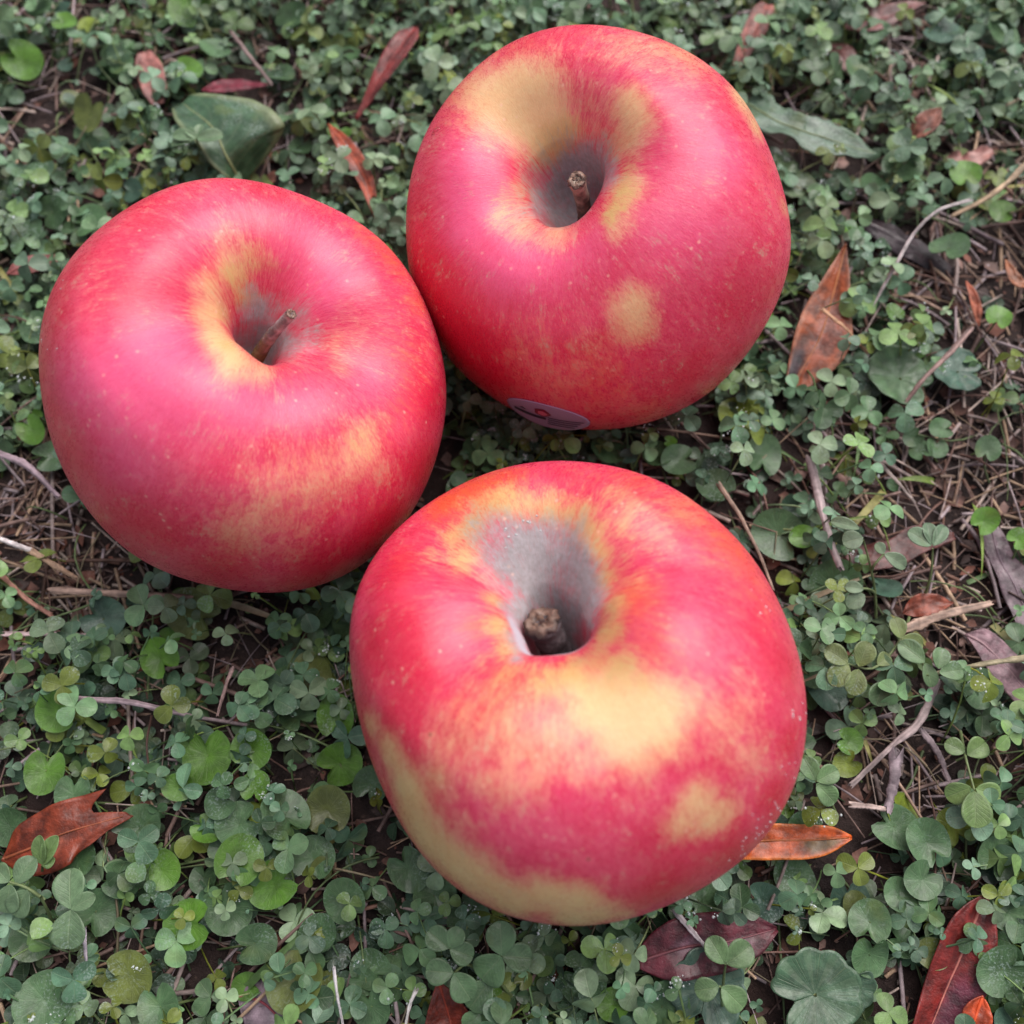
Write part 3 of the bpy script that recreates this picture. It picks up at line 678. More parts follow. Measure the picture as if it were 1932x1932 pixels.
# where the larger leaves lie the clover stands aside
CLEAR = [(1580,520,34),(1560,580,46),(1545,640,50),(1515,690,40),(40,1600,34),(90,1590,46),(150,1575,50),(205,1560,38),(1500,1590,30),(1560,1585,30),(1590,1583,20),
         (1835,1740,22),(1770,1870,34),(1740,1915,36),(1235,1800,36),(1290,1788,40),(1350,1778,40),(1400,1765,40),(1440,1758,34),(690,190,30),(780,60,30),(640,265,22),(685,335,22),(700,380,22),(850,1900,34),(370,205,66),(440,215,76),(490,260,66),(450,290,60),(310,205,44),(510,300,36),
         (1440,220,40),(1500,245,40),(1570,265,40),(1620,285,30),(1490,350,36),(1698,712,60),(1806,700,44),(1538,1876,60),(1335,1866,50),(720,130,30),(750,90,26),(290,150,26),(70,500,26),
         (1410,80,26),(1860,1220,40),(1900,1270,40),(1890,1080,36),(1700,450,36),(1760,490,30),(1660,30,34),(660,300,22),(1700,1035,46),(1750,1022,40),(500,1890,36),(1645,1100,30),(1750,1140,30)]
CW = np.array([(*at(x, y, .8)[:2], r * 22.5 / FOC) for x, y, r in CLEAR])
def clear_of(x, y, f=1.):
    k = np.ones_like(x)
    for cx, cy, cr in CW: k = k * (np.hypot(x - cx, y - cy) > cr * f)
    return k

def inside_apple(P, pad=.0):
    """P (n,3): True where a point is within an apple"""
    m = np.zeros(len(P), bool)
    for A in APPLES.values():
        rel = P - A['C']; z = rel @ A['ax']
        r = np.linalg.norm(rel - z[:, None] * A['ax'], axis=1)
        R = A['R'] + pad
        m |= ((r / R) ** 2.3 + (np.abs(z + .04 * R) / (.86 * R)) ** 2.3) < 1.02
    return m

def leaflet(nu, nv, kind='clover'):
    u = np.sin(np.linspace(0, 1, nu) * math.pi / 2) ** 1.15; v = np.linspace(-1, 1, nv)
    U, Vv = np.meshgrid(u, v, indexing='ij')
    if kind == 'clover':
        w = .47 * np.sqrt(np.clip(1 - (2 * U ** 1.45 - 1) ** 2, 0, 1))
        y = Vv * w; x = U - .05 * np.exp(-(Vv / .30) ** 2) * sstep(.8, 1, U)
        z = .34 * (np.sqrt(y * y + .012) - .11) - .20 * U * U
    else:                                   # oval, pointed both ends
        w = .36 * np.power(np.sin(np.pi * np.clip(U, 0, 1) ** .85), .75)
        y = Vv * w; x = U
        z = .35 * np.abs(y) - .12 * U * U
    return np.stack([x, y, z], -1).reshape(-1, 3), np.stack([U, Vv, 0 * U], -1).reshape(-1, 3), grid_faces(nu, nv)

def round_leaf(nr, na, notch=1., scallop=0., seed=0, cup=.16):
    r = np.linspace(0, 1, nr) ; a = np.linspace(-math.pi, math.pi, na)
    Rr, Aa = np.meshgrid(r, a, indexing='ij')
    cut = 1 - .62 * notch * np.exp(-((np.pi - np.abs(Aa)) / .30) ** 2)
    edge = cut * (1 + .05 * np.cos(2 * Aa) + scallop * np.abs(np.cos(4.5 * Aa)) - scallop * .5)
    rad = Rr * (1 - (1 - edge) * sstep(.0, 1, Rr))
    x = rad * np.cos(Aa); y = rad * np.sin(Aa)
    z = cup * Rr ** 2 * (1 + .6 * np.cos(2 * Aa + seed)) + .05 * Rr * np.sin(3 * Aa + seed * 2) * Rr - .05 * np.exp(-(Rr / .25) ** 2)
    vv = np.cos(4.5 * Aa) * .9
    vv = np.where(Rr > .93, .97 * np.sign(vv + 1e-6), np.clip(vv, -.78, .78))
    return np.stack([x, y, z], -1).reshape(-1, 3), np.stack([Rr * .0 + .3, vv, 0 * Rr], -1).reshape(-1, 3), grid_faces(nr, na)

def rotmat(yaw, tilt, tiltdir, roll=None):
    """(n,3,3): yaw about z then lean by tilt towards tiltdir"""
    yaw = np.atleast_1d(yaw); n = len(yaw); tilt = np.broadcast_to(tilt, n); tiltdir = np.broadcast_to(tiltdir, n)
    c, s = np.cos(yaw), np.sin(yaw); O = np.zeros(n); I = np.ones(n)
    Rz = np.stack([np.stack([c, -s, O], -1), np.stack([s, c, O], -1), np.stack([O, O, I], -1)], 1)
    kx, ky = -np.sin(tiltdir), np.cos(tiltdir); ct, st = np.cos(tilt), np.sin(tilt)
    K = np.stack([np.stack([O, O, ky], -1), np.stack([O, O, -kx], -1), np.stack([-ky, kx, O], -1)], 1)
    R = np.eye(3)[None] + st[:, None, None] * K + (1 - ct)[:, None, None] * (K @ K)
    return R @ Rz

class Batch:
    def __init__(s): s.V = []; s.F = {3: [], 4: []}; s.T = []; s.L = []; s.n = 0
    def add(s, V, F, tint, luv=None):
        s.V.append(V)
        for f in (F if isinstance(F, list) else [F]): s.F[f.shape[1]].append(f + s.n)
        s.T.append(np.broadcast_to(tint, V.shape)); s.L.append(luv if luv is not None else np.zeros_like(V)); s.n += len(V)
    def inst(s, tmpl, pos, rot, scale, tint):
        """many copies at once; tint (n,3), scale (n,) or (n,3)"""
        tv, tl, tf = tmpl; n = len(pos)
        if n == 0: return
        scale = np.asarray(scale); sc = scale[:, None, None] if scale.ndim == 1 else scale[:, None, :]
        V = np.einsum('nij,nvj->nvi', rot, tv[None] * sc) + pos[:, None, :]
        ok = ~inside_apple(V.reshape(-1, 3), .02).reshape(n, -1).any(1)
        V = V[ok]; n = len(V); k = tv.shape[0]
        if n == 0: return
        F = (tf[None] + (np.arange(n) * k)[:, None, None]).reshape(-1, tf.shape[1]) + s.n
        s.F[tf.shape[1]].append(F); s.V.append(V.reshape(-1, 3))
        s.T.append(np.repeat(tint[ok], k, 0)); s.L.append(np.tile(tl, (n, 1))); s.n += n * k
        return ok
    def stalks(s, p0, p1, r, tint, lift=.3, sides=3, seg=4):
        n = len(p0)
        if n == 0: return
        t = np.linspace(0, 1, seg)
        P = p0[:, None] * (1 - t)[None, :, None] + p1[:, None] * t[None, :, None]
        P[:, :, 2] += lift * np.sin(np.pi * t)[None] * np.abs(p1[:, 2] - p0[:, 2])[:, None] * .5
        ok = ~inside_apple(P.reshape(-1, 3)).reshape(n, -1).any(1)
        P = P[ok]; n = len(P); r = np.broadcast_to(r, len(ok))[ok]; tint = np.broadcast_to(tint, (len(ok), 3))[ok]
        if n == 0: return
        T = np.gradient(P, axis=1); T /= np.linalg.norm(T, axis=2)[..., None] + 1e-9
        ref = np.where(np.abs(T[..., 2:3]) < .9, np.array([0, 0, 1.]), np.array([1., 0, 0]))
        u = np.cross(T, ref); u /= np.linalg.norm(u, axis=2)[..., None] + 1e-9; v = np.cross(T, u)
        a = np.linspace(0, 2 * math.pi, sides, endpoint=False)
        V = P[:, :, None] + r[:, None, None, None] * (np.cos(a)[None, None, :, None] * u[:, :, None] + np.sin(a)[None, None, :, None] * v[:, :, None])
        k = seg * sides; f = grid_faces(seg, sides, True)
        F = (f[None] + (np.arange(n) * k)[:, None, None]).reshape(-1, 4) + s.n
        s.F[4].append(F); s.V.append(V.reshape(-1, 3)); s.T.append(np.repeat(tint, k, 0)); s.L.append(np.zeros((n * k, 3))); s.n += n * k
    def obj(s, name, mat, **k):
        F = [np.concatenate(f) for f in s.F.values() if f]
        return mesh_obj(name, np.concatenate(s.V), F, mat, attrs=dict(tint=np.concatenate(s.T), leafuv=np.concatenate(s.L)), **k)

def scatter(n, x0, x1, y0, y1, keep):
    P = np.stack([rng.uniform(x0, x1, n), rng.uniform(y0, y1, n)], -1)
    return P[rng.random(n) < keep(P[:, 0], P[:, 1])]

GREENS = np.array([(.050, .105, .072), (.065, .130, .090), (.042, .090, .066), (.080, .150, .085), (.095, .165, .065), (.075, .130, .105), (.040, .085, .045), (.110, .165, .115)])
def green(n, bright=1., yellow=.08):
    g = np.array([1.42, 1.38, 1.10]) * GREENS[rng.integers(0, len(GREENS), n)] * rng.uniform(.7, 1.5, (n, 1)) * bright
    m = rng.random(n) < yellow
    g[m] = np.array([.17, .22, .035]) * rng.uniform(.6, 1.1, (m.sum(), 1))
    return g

def build_clover():
    tmpl = leaflet(8, 7); low = leaflet(4, 3)
    B = Batch(); S = Batch()
    tips = []
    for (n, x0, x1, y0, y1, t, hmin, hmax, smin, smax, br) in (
            (9800, -18, 18, -14, 22, tmpl, .06, .45, .22, .48, .60),  # low layer tinted darker: shade under the canopy put into the colour
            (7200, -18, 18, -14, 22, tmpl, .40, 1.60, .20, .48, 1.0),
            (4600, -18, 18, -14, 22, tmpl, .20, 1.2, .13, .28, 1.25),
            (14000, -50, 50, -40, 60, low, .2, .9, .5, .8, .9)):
        def keep(x, y):
            k = (1 - bare(x, y)) ** 2.2 * sstep(.15, .75, .5 + fbm(x * .55, y * .55, 31, 3) * 1.5)
            if t is low: return np.where((np.abs(x) < 18) & (y > -14) & (y < 22), 0, 1.)
            return k * (clear_of(x, y, 1.) if hmax > .6 else np.maximum(clear_of(x, y, .8), .12))
        P = scatter(n, x0, x1, y0, y1, keep)
        m = len(P)
        z0 = relief(P[:, 0], P[:, 1])
        h = rng.uniform(hmin, hmax, m) * (.7 + .6 * vnoise(P[:, 0] * .5, P[:, 1] * .5, 8))
        pos = np.stack([P[:, 0], P[:, 1], z0 + h], -1)
        yaw = rng.uniform(0, 2 * math.pi, m); tilt = np.abs(rng.normal(0, .46, m)); td = rng.uniform(0, 2 * math.pi, m)
        size = rng.uniform(smin, smax, m) * np.where(rng.random(m) < .12, .6, 1.)
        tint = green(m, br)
        pale = vnoise(P[:, 0] * .22 + 4, P[:, 1] * .22, 55)[:, None] * sstep(-2, 9, P[:, 1] - P[:, 0] * .3)[:, None]      # tint paler in patches towards the upper left
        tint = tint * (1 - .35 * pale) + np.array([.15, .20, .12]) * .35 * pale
        droop = rng.uniform(-.15, .55, m)
        ok = None
        for k in range(3):
            a = yaw + k * 2 * math.pi / 3 + rng.normal(0, .16, m)
            R = rotmat(a, 0, 0)
            # each leaflet droops or lifts along its own length, then the whole leaf leans
            D = rotmat(np.zeros(m), droop + rng.normal(0, .15, m), 0.)
            L = rotmat(np.zeros(m), tilt, td)
            Rm = L @ R @ D
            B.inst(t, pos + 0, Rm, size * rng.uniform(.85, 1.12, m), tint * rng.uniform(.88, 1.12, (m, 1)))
        if t is not low:
            foot = pos + np.stack([rng.normal(0, .5, m), rng.normal(0, .5, m), -h - .1], -1)
            S.stalks(foot, pos, rng.uniform(.014, .026, m), tint * np.array([1.3, 1.1, .9]))
            tips.append((pos, L, size))
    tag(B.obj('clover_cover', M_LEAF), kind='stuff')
    tag(S.obj('clover_stalks', M_STALK), kind='stuff')
    return tips
TIPS = build_clover()

# round leaves: (x, y, radius px, height cm, colour)
G1, G2, G3, G4, G5 = (.062, .145, .014), (.048, .100, .040), (.15, .20, .02), (.085, .105, .022), (.040, .085, .058)
ROUND = [(393,1427,46,.9,G1),(476,1413,36,1.,G1),(560,1351,30,.7,G2),(633,1351,36,.8,G1),(87,1456,38,.8,G1),(538,1540,44,1.,G2),(500,1525,34,.8,G3),(451,1555,38,.9,G2),(418,1515,28,1.,G2),
 (451,1624,40,1.1,G1),(618,1529,42,.8,G4),(262,1562,42,.6,G2),(389,1565,28,.8,G1),(109,1340,40,.9,G1),(484,1485,28,1.,G1),(367,1158,52,.5,G4),(193,1165,42,.7,G5),(302,1242,38,.8,G1),(589,1267,36,.6,G4),
 (338,1485,26,1.1,G1),(240,1842,42,.9,G4),(357,1744,40,1.1,G1),(429,1715,42,.7,G2),(557,1853,48,.7,G4),(517,1668,40,.8,G1),(182,1722,38,.6,G2),(87,1886,46,.9,G2),(65,1766,38,.7,G2),(300,1640,32,.9,G1),
 (1574,1108,50,.5,G2),(1666,1111,32,.5,G5),(1858,982,27,.9,G1),(1923,1016,22,.9,G1),(1516,1013,26,.7,G1),(1602,1398,24,1.,G1),(1600,1440,24,.9,G3),(1849,1300,38,.7,G2),(1810,1280,30,.7,G2),
 (1880,603,28,.9,G1),(1687,591,20,.9,G1),(1722,826,21,.6,G2),(1737,852,23,.6,G2),(1773,812,24,.6,G2),(1766,846,22,.6,G2),(1861,850,27,.7,G2),(1400,783,46,.5,G3),(1440,860,40,.5,G2),(1470,1010,50,.5,G2),
 (360,18,48,.8,G1),(553,40,42,.7,G2),(411,95,36,.8,G2),(356,135,30,.8,G1),(531,138,30,.6,G2),(589,124,36,.6,G2),(648,110,40,.6,G2),(44,116,46,.7,G1),(76,18,30,.9,G2),(124,47,26,1.,G1),(165,50,24,.9,G3),
 (171,215,40,.9,G4),(218,124,44,.5,G2),(812,113,32,.7,G2),(845,149,22,.8,G3),(600,200,32,.7,G2),(640,250,28,.8,G1),(930,40,44,.7,G1),(1000,20,40,.8,G2),(1090,20,40,.6,G2),(700,1830,34,.5,G2),
 (1620,130,34,.8,G2),(1650,60,34,.8,G2),(1770,60,42,.6,G5),(1820,110,40,.7,G5),(1560,60,34,.9,G2),(1500,90,34,.9,G2),(1890,60,44,.8,G2),(1540,250,34,.9,G2),(1650,360,40,.8,G2),(1820,330,34,.9,G1),
 (1700,320,44,.9,G2),(1890,400,28,.8,G1),(1790,470,40,.9,G2),(70,620,34,.8,G2),(100,690,34,.7,G2),(60,810,30,.9,G1),(100,860,38,.5,G2),(50,430,34,.9,G2),(100,400,34,.9,G2),(170,420,40,.6,G2),(60,330,36,.8,G2),
 (240,430,36,.6,G2),(1500,1420,44,.4,G2),(1520,1560,30,.8,G2),(1560,1300,40,.4,G5),(1740,1660,32,1.,G2),(1700,1690,30,.9,G2),(1640,1740,34,.8,G2),(1750,1590,40,.9,G2),(1690,1560,38,.7,G2),(1600,1700,40,.4,G5),
 (1640,1800,34,.8,G2),(1500,1660,38,.4,G2),(1440,1700,34,.5,G5),(1880,1620,36,.7,G2),(1900,1720,36,.8,G2),(1890,1830,40,.9,G2),(1700,1530,34,.5,G3),(1800,1560,30,.6,G3),(20,1560,34,.6,G2),(140,1500,34,.8,G2),
 (150,1620,36,.6,G2),(230,1660,34,.8,G2),(640,1440,40,.5,G1),(700,1480,34,.4,G2),(590,1620,38,.6,G2),(650,1700,36,.6,G2),(600,1760,32,.8,G2),(480,1780,34,.9,G2),(300,1900,36,.9,G2),(700,1900,34,.7,G2),
 (1180,1780,40,.6,G2),(1100,1850,40,.5,G2),(1250,1900,44,.6,G2),(1320,1700,34,.6,G2),(1020,1790,36,.4,G2),(770,1640,36,.5,G2),(820,1690,36,.6,G2),(880,1740,34,.5,G2),(960,820,32,.4,G2),(1050,870,36,.4,G2),
 (1150,850,34,.5,G2),(1240,860,30,.5,G2),(1280,870,34,.6,G2),(1350,920,36,.7,G2),(900,850,30,.4,G2),(870,920,30,.4,G2),(700,1120,34,.4,G2),(660,1180,34,.4,G2)]
def build_round():
    B = Batch(); S = Batch()
    tm = [round_leaf(6, 27, 1., 0, s) for s in range(5)]
    r2 = np.random.default_rng(5)
    rows = [(at(x, y, h)[:2], h, r * 22.6 / FOC, np.array(c)) for x, y, r, h, c in ROUND]
    extra = scatter(620, -18, 18, -14, 22, lambda x, y: (1 - bare(x, y)) * .9 * clear_of(x, y))
    for p in extra: rows.append((p, r2.uniform(.15, .7), r2.uniform(.13, .34), np.array((G1, G2, G2, G5, G4)[r2.integers(0, 5)])))
    extra = scatter(900, -50, 50, -40, 60, lambda x, y: np.where((np.abs(x) < 18) & (y > -14) & (y < 22), 0, 1.))
    for p in extra: rows.append((p, r2.uniform(.3, .8), r2.uniform(.3, .6), np.array((G1, G2, G5)[r2.integers(0, 3)])))
    for i, (p, h, r, c) in enumerate(rows):
        z = relief(*p) + h
        c = c * r2.uniform(.95, 1.45)
        pos = np.array([[p[0], p[1], z]])
        R = rotmat([r2.uniform(0, 6.28)], abs(r2.normal(.18, .16)), r2.uniform(0, 6.28))
        sc = np.array([[r * r2.uniform(.95, 1.1), r * r2.uniform(.92, 1.05), r]])
        B.inst(tm[i % 5], pos, R, sc, c[None])
        foot = np.array([[p[0] + r2.normal(0, .4), p[1] + r2.normal(0, .4), z - h - .1]])
        S.stalks(foot, pos - np.array([[0, 0, .02]]), .03, np.array([[.12, .16, .06]]))
    tag(B.obj('round_leaf_cover', M_LEAF), kind='stuff')
    tag(S.obj('round_leaf_stalks', M_STALK), kind='stuff')
build_round()

# ------------------------------------------------------------------ litter of straw and broken leaf
STRAWS = np.array([(.38, .30, .31), (.30, .23, .24), (.30, .20, .15), (.34, .26, .24), (.17, .09, .065), (.46, .36, .31), (.22, .14, .12), (.40, .27, .18), (.12, .07, .06)])
def build_litter():
    B = Batch(); C2 = Batch(); r2 = np.random.default_rng(21)
    P = scatter(17000, -18, 18, -14, 22, lambda x, y: .25 + .75 * bare(x, y))
    P2 = scatter(2500, -50, 50, -40, 60, lambda x, y: np.where((np.abs(x) < 18) & (y > -14) & (y < 22), 0, .6))
    P = np.vstack([P, P2])
    n = len(P); ln = .25 + 2.4 * r2.random(n) ** 2; a = r2.uniform(0, 6.28, n)
    z = relief(P[:, 0], P[:, 1]) + r2.uniform(.0, .30, n)
    d = np.stack([np.cos(a) * ln / 2, np.sin(a) * ln / 2, r2.normal(0, .06, n) * ln], -1)
    c = np.stack([P[:, 0], P[:, 1], z], -1)
    tint = STRAWS[r2.integers(0, len(STRAWS), n)] * r2.uniform(.5, 1.05, (n, 1))
    B.stalks(c - d, c + d, .010 + .042 * r2.random(n) ** 1.6, tint, .8, 5, 5)
    tag(B.obj('straw_litter', M_STRAW), kind='stuff')
    # crumbs and shreds of leaf
    P = scatter(26000, -18, 18, -14, 22, lambda x, y: .25 + .7 * bare(x, y))
    n = len(P)
    tmpl = leaflet(4, 3, 'oval')
    pos = np.stack([P[:, 0], P[:, 1], relief(P[:, 0], P[:, 1]) + r2.uniform(.0, .16, n)], -1)
    tint = np.array([(.13, .060, .045), (.075, .040, .034), (.20, .12, .10), (.05, .03, .026), (.16, .06, .04)])[r2.integers(0, 5, n)] * r2.uniform(.6, 1.2, (n, 1))
    sc = (.07 + .5 * r2.random(n) ** 2.2)[:, None] * np.stack([np.ones(n), r2.uniform(.4, 1.4, n), r2.uniform(-1.5, 1.5, n)], -1)
    C2.inst(tmpl, pos, rotmat(r2.uniform(0, 6.28, n), np.abs(r2.normal(0, .4, n)), r2.uniform(0, 6.28, n)), sc, tint)
    tag(C2.obj('leaf_crumbs', M_LITTER), kind='stuff')
build_litter()

# ------------------------------------------------------------------ fallen leaves, each a thing
def blade(name, pts, zs, hwL, hwR, tint, label, cat, fold=.15, curl=.0, wav=.0, mat=None, rib=True, ribc=None, edge=None, spot=None, group=None, solid=.02, nm=None, nt=40, nw=17, ser=0., tear=None):
    """pts: centreline in photo px, zs: heights, hwL/hwR: half widths (px) along it"""
    seed = int(abs(pts[0][0]) * 7 + abs(pts[0][1])) % 9973
    r_ = np.random.default_rng(seed)
    Z = np.interp(np.linspace(0, 1, len(pts)), np.linspace(0, 1, len(zs)), zs)
    W = smooth_curve([at(x, y, z) for (x, y), z in zip(pts, Z)], nt)
    W[:, 2] += relief(W[:, 0], W[:, 1]) * .6
    t = np.linspace(0, 1, nt); s = np.linspace(-1, 1, nw)
    T = np.gradient(W, axis=0); T /= np.linalg.norm(T, axis=1)[:, None]
    side = np.cross(T, [0, 0, 1.]); side /= np.linalg.norm(side, axis=1)[:, None]; nrm = np.cross(side, T)
    px = 22.5 / FOC
    L = np.interp(t, np.linspace(0, 1, len(hwL)), hwL) * px; Rr = np.interp(t, np.linspace(0, 1, len(hwR)), hwR) * px
    k = np.array([.25, .5, .25]); 
    for _ in range(2): L[1:-1] = np.convolve(L, k, 'valid'); Rr[1:-1] = np.convolve(Rr, k, 'valid')
    hw = np.where(s[None] < 0, L[:, None], Rr[:, None])
    if ser: hw = hw * (1 + ser * np.sin(t * 60 + seed)[:, None] * np.abs(s)[None] ** 3 + ser * 1.5 * np.sin(t * 23)[:, None] * np.abs(s)[None] ** 2)
    q = s[None] * hw
    up_ = fold * np.abs(q) + curl * q ** 2 + wav * np.sin(t[:, None] * 17 + seed) * np.abs(s)[None] ** 2 + .06 * fbm(t[:, None] * 6 + seed, s[None] * 2.5, seed, 3) * (hw > .02)
    V = W[:, None] + q[..., None] * side[:, None] + up_[..., None] * nrm[:, None]
    if tear is not None:                       # ragged end: (across, cm along)
        dl = np.interp(s, [a for a, b in tear], [b for a, b in tear])
        V = V + (sstep(.6, 1, t)[:, None] * dl[None])[..., None] * T[-1]
    V = V.reshape(-1, 3)
    base = W[0] * 1.0
    tn = np.tile(np.array(tint, float), (nt * nw, 1))
    tt = np.repeat(t, nw); ss = np.tile(s, nt)
    tn *= (1 + .9 * fbm(tt * 7 + seed, ss * 3, seed + 1, 4))[:, None]
    if edge is not None:
        w = sstep(.72, 1, np.abs(ss))[:, None]; tn = tn * (1 - w) + np.array(edge) * w
    if spot is not None:
        for (st_, ssd, rad, col) in spot:
            w = (1 - sstep(.5, 1.2, np.hypot((tt - st_) * 2.5, ss - ssd) / rad + .5 * fbm(tt * 9, ss * 4, 3, 2)))[:, None]; tn = tn * (1 - w) + np.array(col) * w
    root = empty(name, base)
    tag(root, label, cat, group)
    F = grid_faces(nt, nw)
    ok = ~inside_apple(V, -.02)
    F = F[ok[F].all(1)]
    if mat is None: mat = M_FALLEN
    uv = np.stack([tt, ss, 0 * ss], -1)
    mesh_obj('blade', V, F, mat, root, base, dict(tint=np.clip(tn, .002, 1), leafuv=uv), solid=solid)
    if rib:
        rc = np.array(ribc if ribc else np.array(tint) * 1.5)
        C = (W + nrm * .012)[1:-1]
        keep = ~inside_apple(C, .03)
        C = C[keep]
        rv, rf = tube(C, np.linspace(.035, .012, len(C)), 6, True)
        mesh_obj('midrib', rv, rf, M_RIB, root, base, dict(tint=np.tile(rc, (len(rv), 1))))
    return root

GF = 'fallen leaves scattered in the ground cover'
ORB, RED, MAR, PNK, PUR, DRK = (.30, .075, .022), (.20, .022, .018), (.085, .012, .020), (.24, .085, .065), (.13, .085, .10), (.030, .018, .022)
OV = [0, .55, .85, 1, .95, .75, .45, 0]
def hw(w, shape=OV): return [w * v for v in shape]
blade('fallen_leaf', [(1597,456),(1570,560),(1545,640),(1492,732)], [1.3,.9,.7,.5], hw(62,[0,.28,.5,.7,.9,1,.8,.35]), hw(62,[0,.28,.55,.75,.85,.8,.55,.2]), (.22,.046,.010), 'orange-brown pointed leaf leaning upright, right of the top apple', 'leaf', .30, -.08, .02, ribc=(.36,.13,.05), edge=(.36,.15,.09), spot=[(.93,.5,.5,(.03,.015,.02)),(.6,-.2,.6,(.26,.09,.06))], group=GF)
blade('fallen_leaf', [(1370,1592),(1450,1586),(1530,1585),(1608,1580)], [.9,.9,.9,.8], hw(27,[.8,.9,1,1,.95,.9,.75,.15]), hw(31,[.8,.9,1,1,1,.9,.6,.1]), (.32,.048,.004), 'wet orange leaf sticking out from under the largest apple', 'leaf', .10, .1, 0, ribc=(.25,.06,.01), edge=(.50,.13,.02), spot=[(.75,.3,.5,(.10,.05,.01))], group=GF)
blade('fallen_leaf', [(3,1622),(60,1600),(130,1570),(242,1538)], [.7,.9,1.,.9], hw(52,[0,.65,.85,.95,1,1,1,1]), hw(52,[.05,.55,.85,1,1.05,1.0,.8,.6]), (.165,.026,.009), 'rusty orange leaf with a torn right end, lower left', 'leaf', .05, .04, .03, ribc=(.26,.07,.03), group=GF, tear=[(-1,-.30),(-.65,-.62),(-.4,-.70),(-.15,-.05),(.15,.12),(.5,-.4),(1,-.8)], spot=[(.5,.2,.35,(.35,.10,.06))])
blade('fallen_leaf', [(1858,1690),(1830,1760),(1790,1850),(1745,1960)], [.9,.8,.6,.5], hw(48,[.1,.55,.8,1,1.1,1.1,1,.8]), hw(42,[.1,.6,.9,1,1,.9,.8,.7]), (.15,.013,.010), 'large red leaf with a pale midrib in the bottom right corner', 'leaf', .25, 0, .02, ribc=(.42,.14,.11), group=GF, spot=[(.8,-.6,.7,(.10,.018,.035))])
blade('fallen_leaf', [(1852,1878),(1836,1920),(1822,1975)], [.9,.8,.7], hw(24), hw(24), (.40,.055,.015), 'small bright orange leaf tip beside the large red leaf, at the bottom edge', 'leaf', .3, group=GF)
blade('fallen_leaf', [(1200,1815),(1290,1788),(1380,1775),(1466,1752)], [.8,.9,.95,.9], hw(48,[.2,.7,.95,1,1,.95,.7,.05]), hw(48,[.2,.8,1,1,.95,.8,.6,.1]), MAR, 'dark maroon wet leaf below the largest apple', 'leaf', .08, .05, .03, ribc=(.16,.05,.06), group=GF, spot=[(.4,0,.4,(.14,.06,.085)),(.7,.3,.3,(.13,.06,.08))])
blade('fallen_leaf', [(826,1848),(842,1900),(862,1975)], [1.0,.8,.6], hw(46,[0,.25,.5,.7,.85,1]), hw(46,[0,.3,.6,.85,1,1]), (.15,.020,.010), 'red-brown leaf tip rising from the bottom edge, centre', 'leaf', .35, group=GF)
blade('fallen_leaf', [(785,55),(757,90),(722,140),(672,225)], [1.3,1.4,1.3,.9], hw(26,[.2,.9,1,1,.9,.7,.4,.1]), hw(26,[.2,.8,1,1,.9,.7,.4,.1]), (.15,.020,.018), 'dark red leaf left of the top apple, near the top edge', 'leaf', .2, group=GF)
blade('fallen_leaf', [(272,100),(285,140),(300,198)], [.8,.8,.7], hw(30,[.5,.8,1,1,.9,.4]), hw(30,[.5,.9,1,1,.9,.5]), (.26,.095,.080), 'dull pink-brown leaf piece above the broad green leaf, upper left', 'leaf', .1, rib=False, group=GF)
blade('fallen_leaf', [(380,172),(430,162),(512,160)], [.6,.6,.6], hw(18), hw(20), (.14,.015,.028), 'short maroon leaf just above the broad green leaf, upper left', 'leaf', .1, group=GF)
blade('fallen_leaf', [(14,518),(60,500),(122,486)], [.8,.8,.7], hw(22), hw(24), (.19,.055,.050), 'brown-pink pointed leaf at the left edge beside the left apple', 'leaf', .15, group=GF)
blade('fallen_leaf', [(618,232),(655,280),(690,340),(712,420)], [1.2,1.2,1.1,.9], hw(20), hw(22), (.25,.048,.022), 'narrow rust-coloured leaf in the gap between the top and left apples', 'leaf', .3, group=GF)
blade('fallen_leaf', [(1448,8),(1425,55),(1385,135)], [.9,.9,.8], hw(27,[.7,1,1,1,.9,.6,.3]), hw(25,[.6,1,1,1,.9,.6,.3]), (.22,.070,.055), 'brown-pink leaf just right of the top apple at the top edge', 'leaf', .3, group=GF)
blade('fallen_leaf', [(1590,50),(1660,38),(1745,5)], [.7,.8,.9], hw(34), hw(34,[.1,.6,1,1,.6,.3,.1]), (.15,.055,.050), 'purplish brown folded leaf near the top right corner', 'leaf', .2, group=GF)
blade('fallen_leaf', [(1560,80),(1590,105),(1605,145)], [.4,.5,.4], hw(32), hw(28), (.12,.045,.040), 'flat brown leaf half hidden in clover, upper right', 'leaf', .05, group=GF)
blade('fallen_leaf', [(1718,262),(1745,240),(1775,205)], [.7,.9,.8], hw(26), hw(24), (.22,.085,.060), 'curled tan-brown leaf scrap amid the clover at upper right', 'leaf', .5, .6, rib=False, group=GF)
blade('fallen_leaf', [(1786,298),(1825,306),(1872,285)], [.6,.7,.7], hw(20,[.3,1,.7,1,.9,.3]), hw(22,[.3,.9,1,.7,.9,.3]), (.27,.125,.105), 'crumpled pinkish leaf scrap near the right edge, above the pale curved straw', 'leaf', .3, .5, .08, rib=False, group=GF)
blade('fallen_leaf', [(1632,412),(1690,445),(1740,475),(1800,520)], [.8,.7,.5,.3], hw(30,[.5,1,1,.9,.9,.8,.5]), hw(30,[.4,.9,1,1,.9,.8,.5]), DRK, 'blackish decayed leaf behind the pale curved straw, right', 'leaf', -.35, .0, .03, rib=False, group=GF)
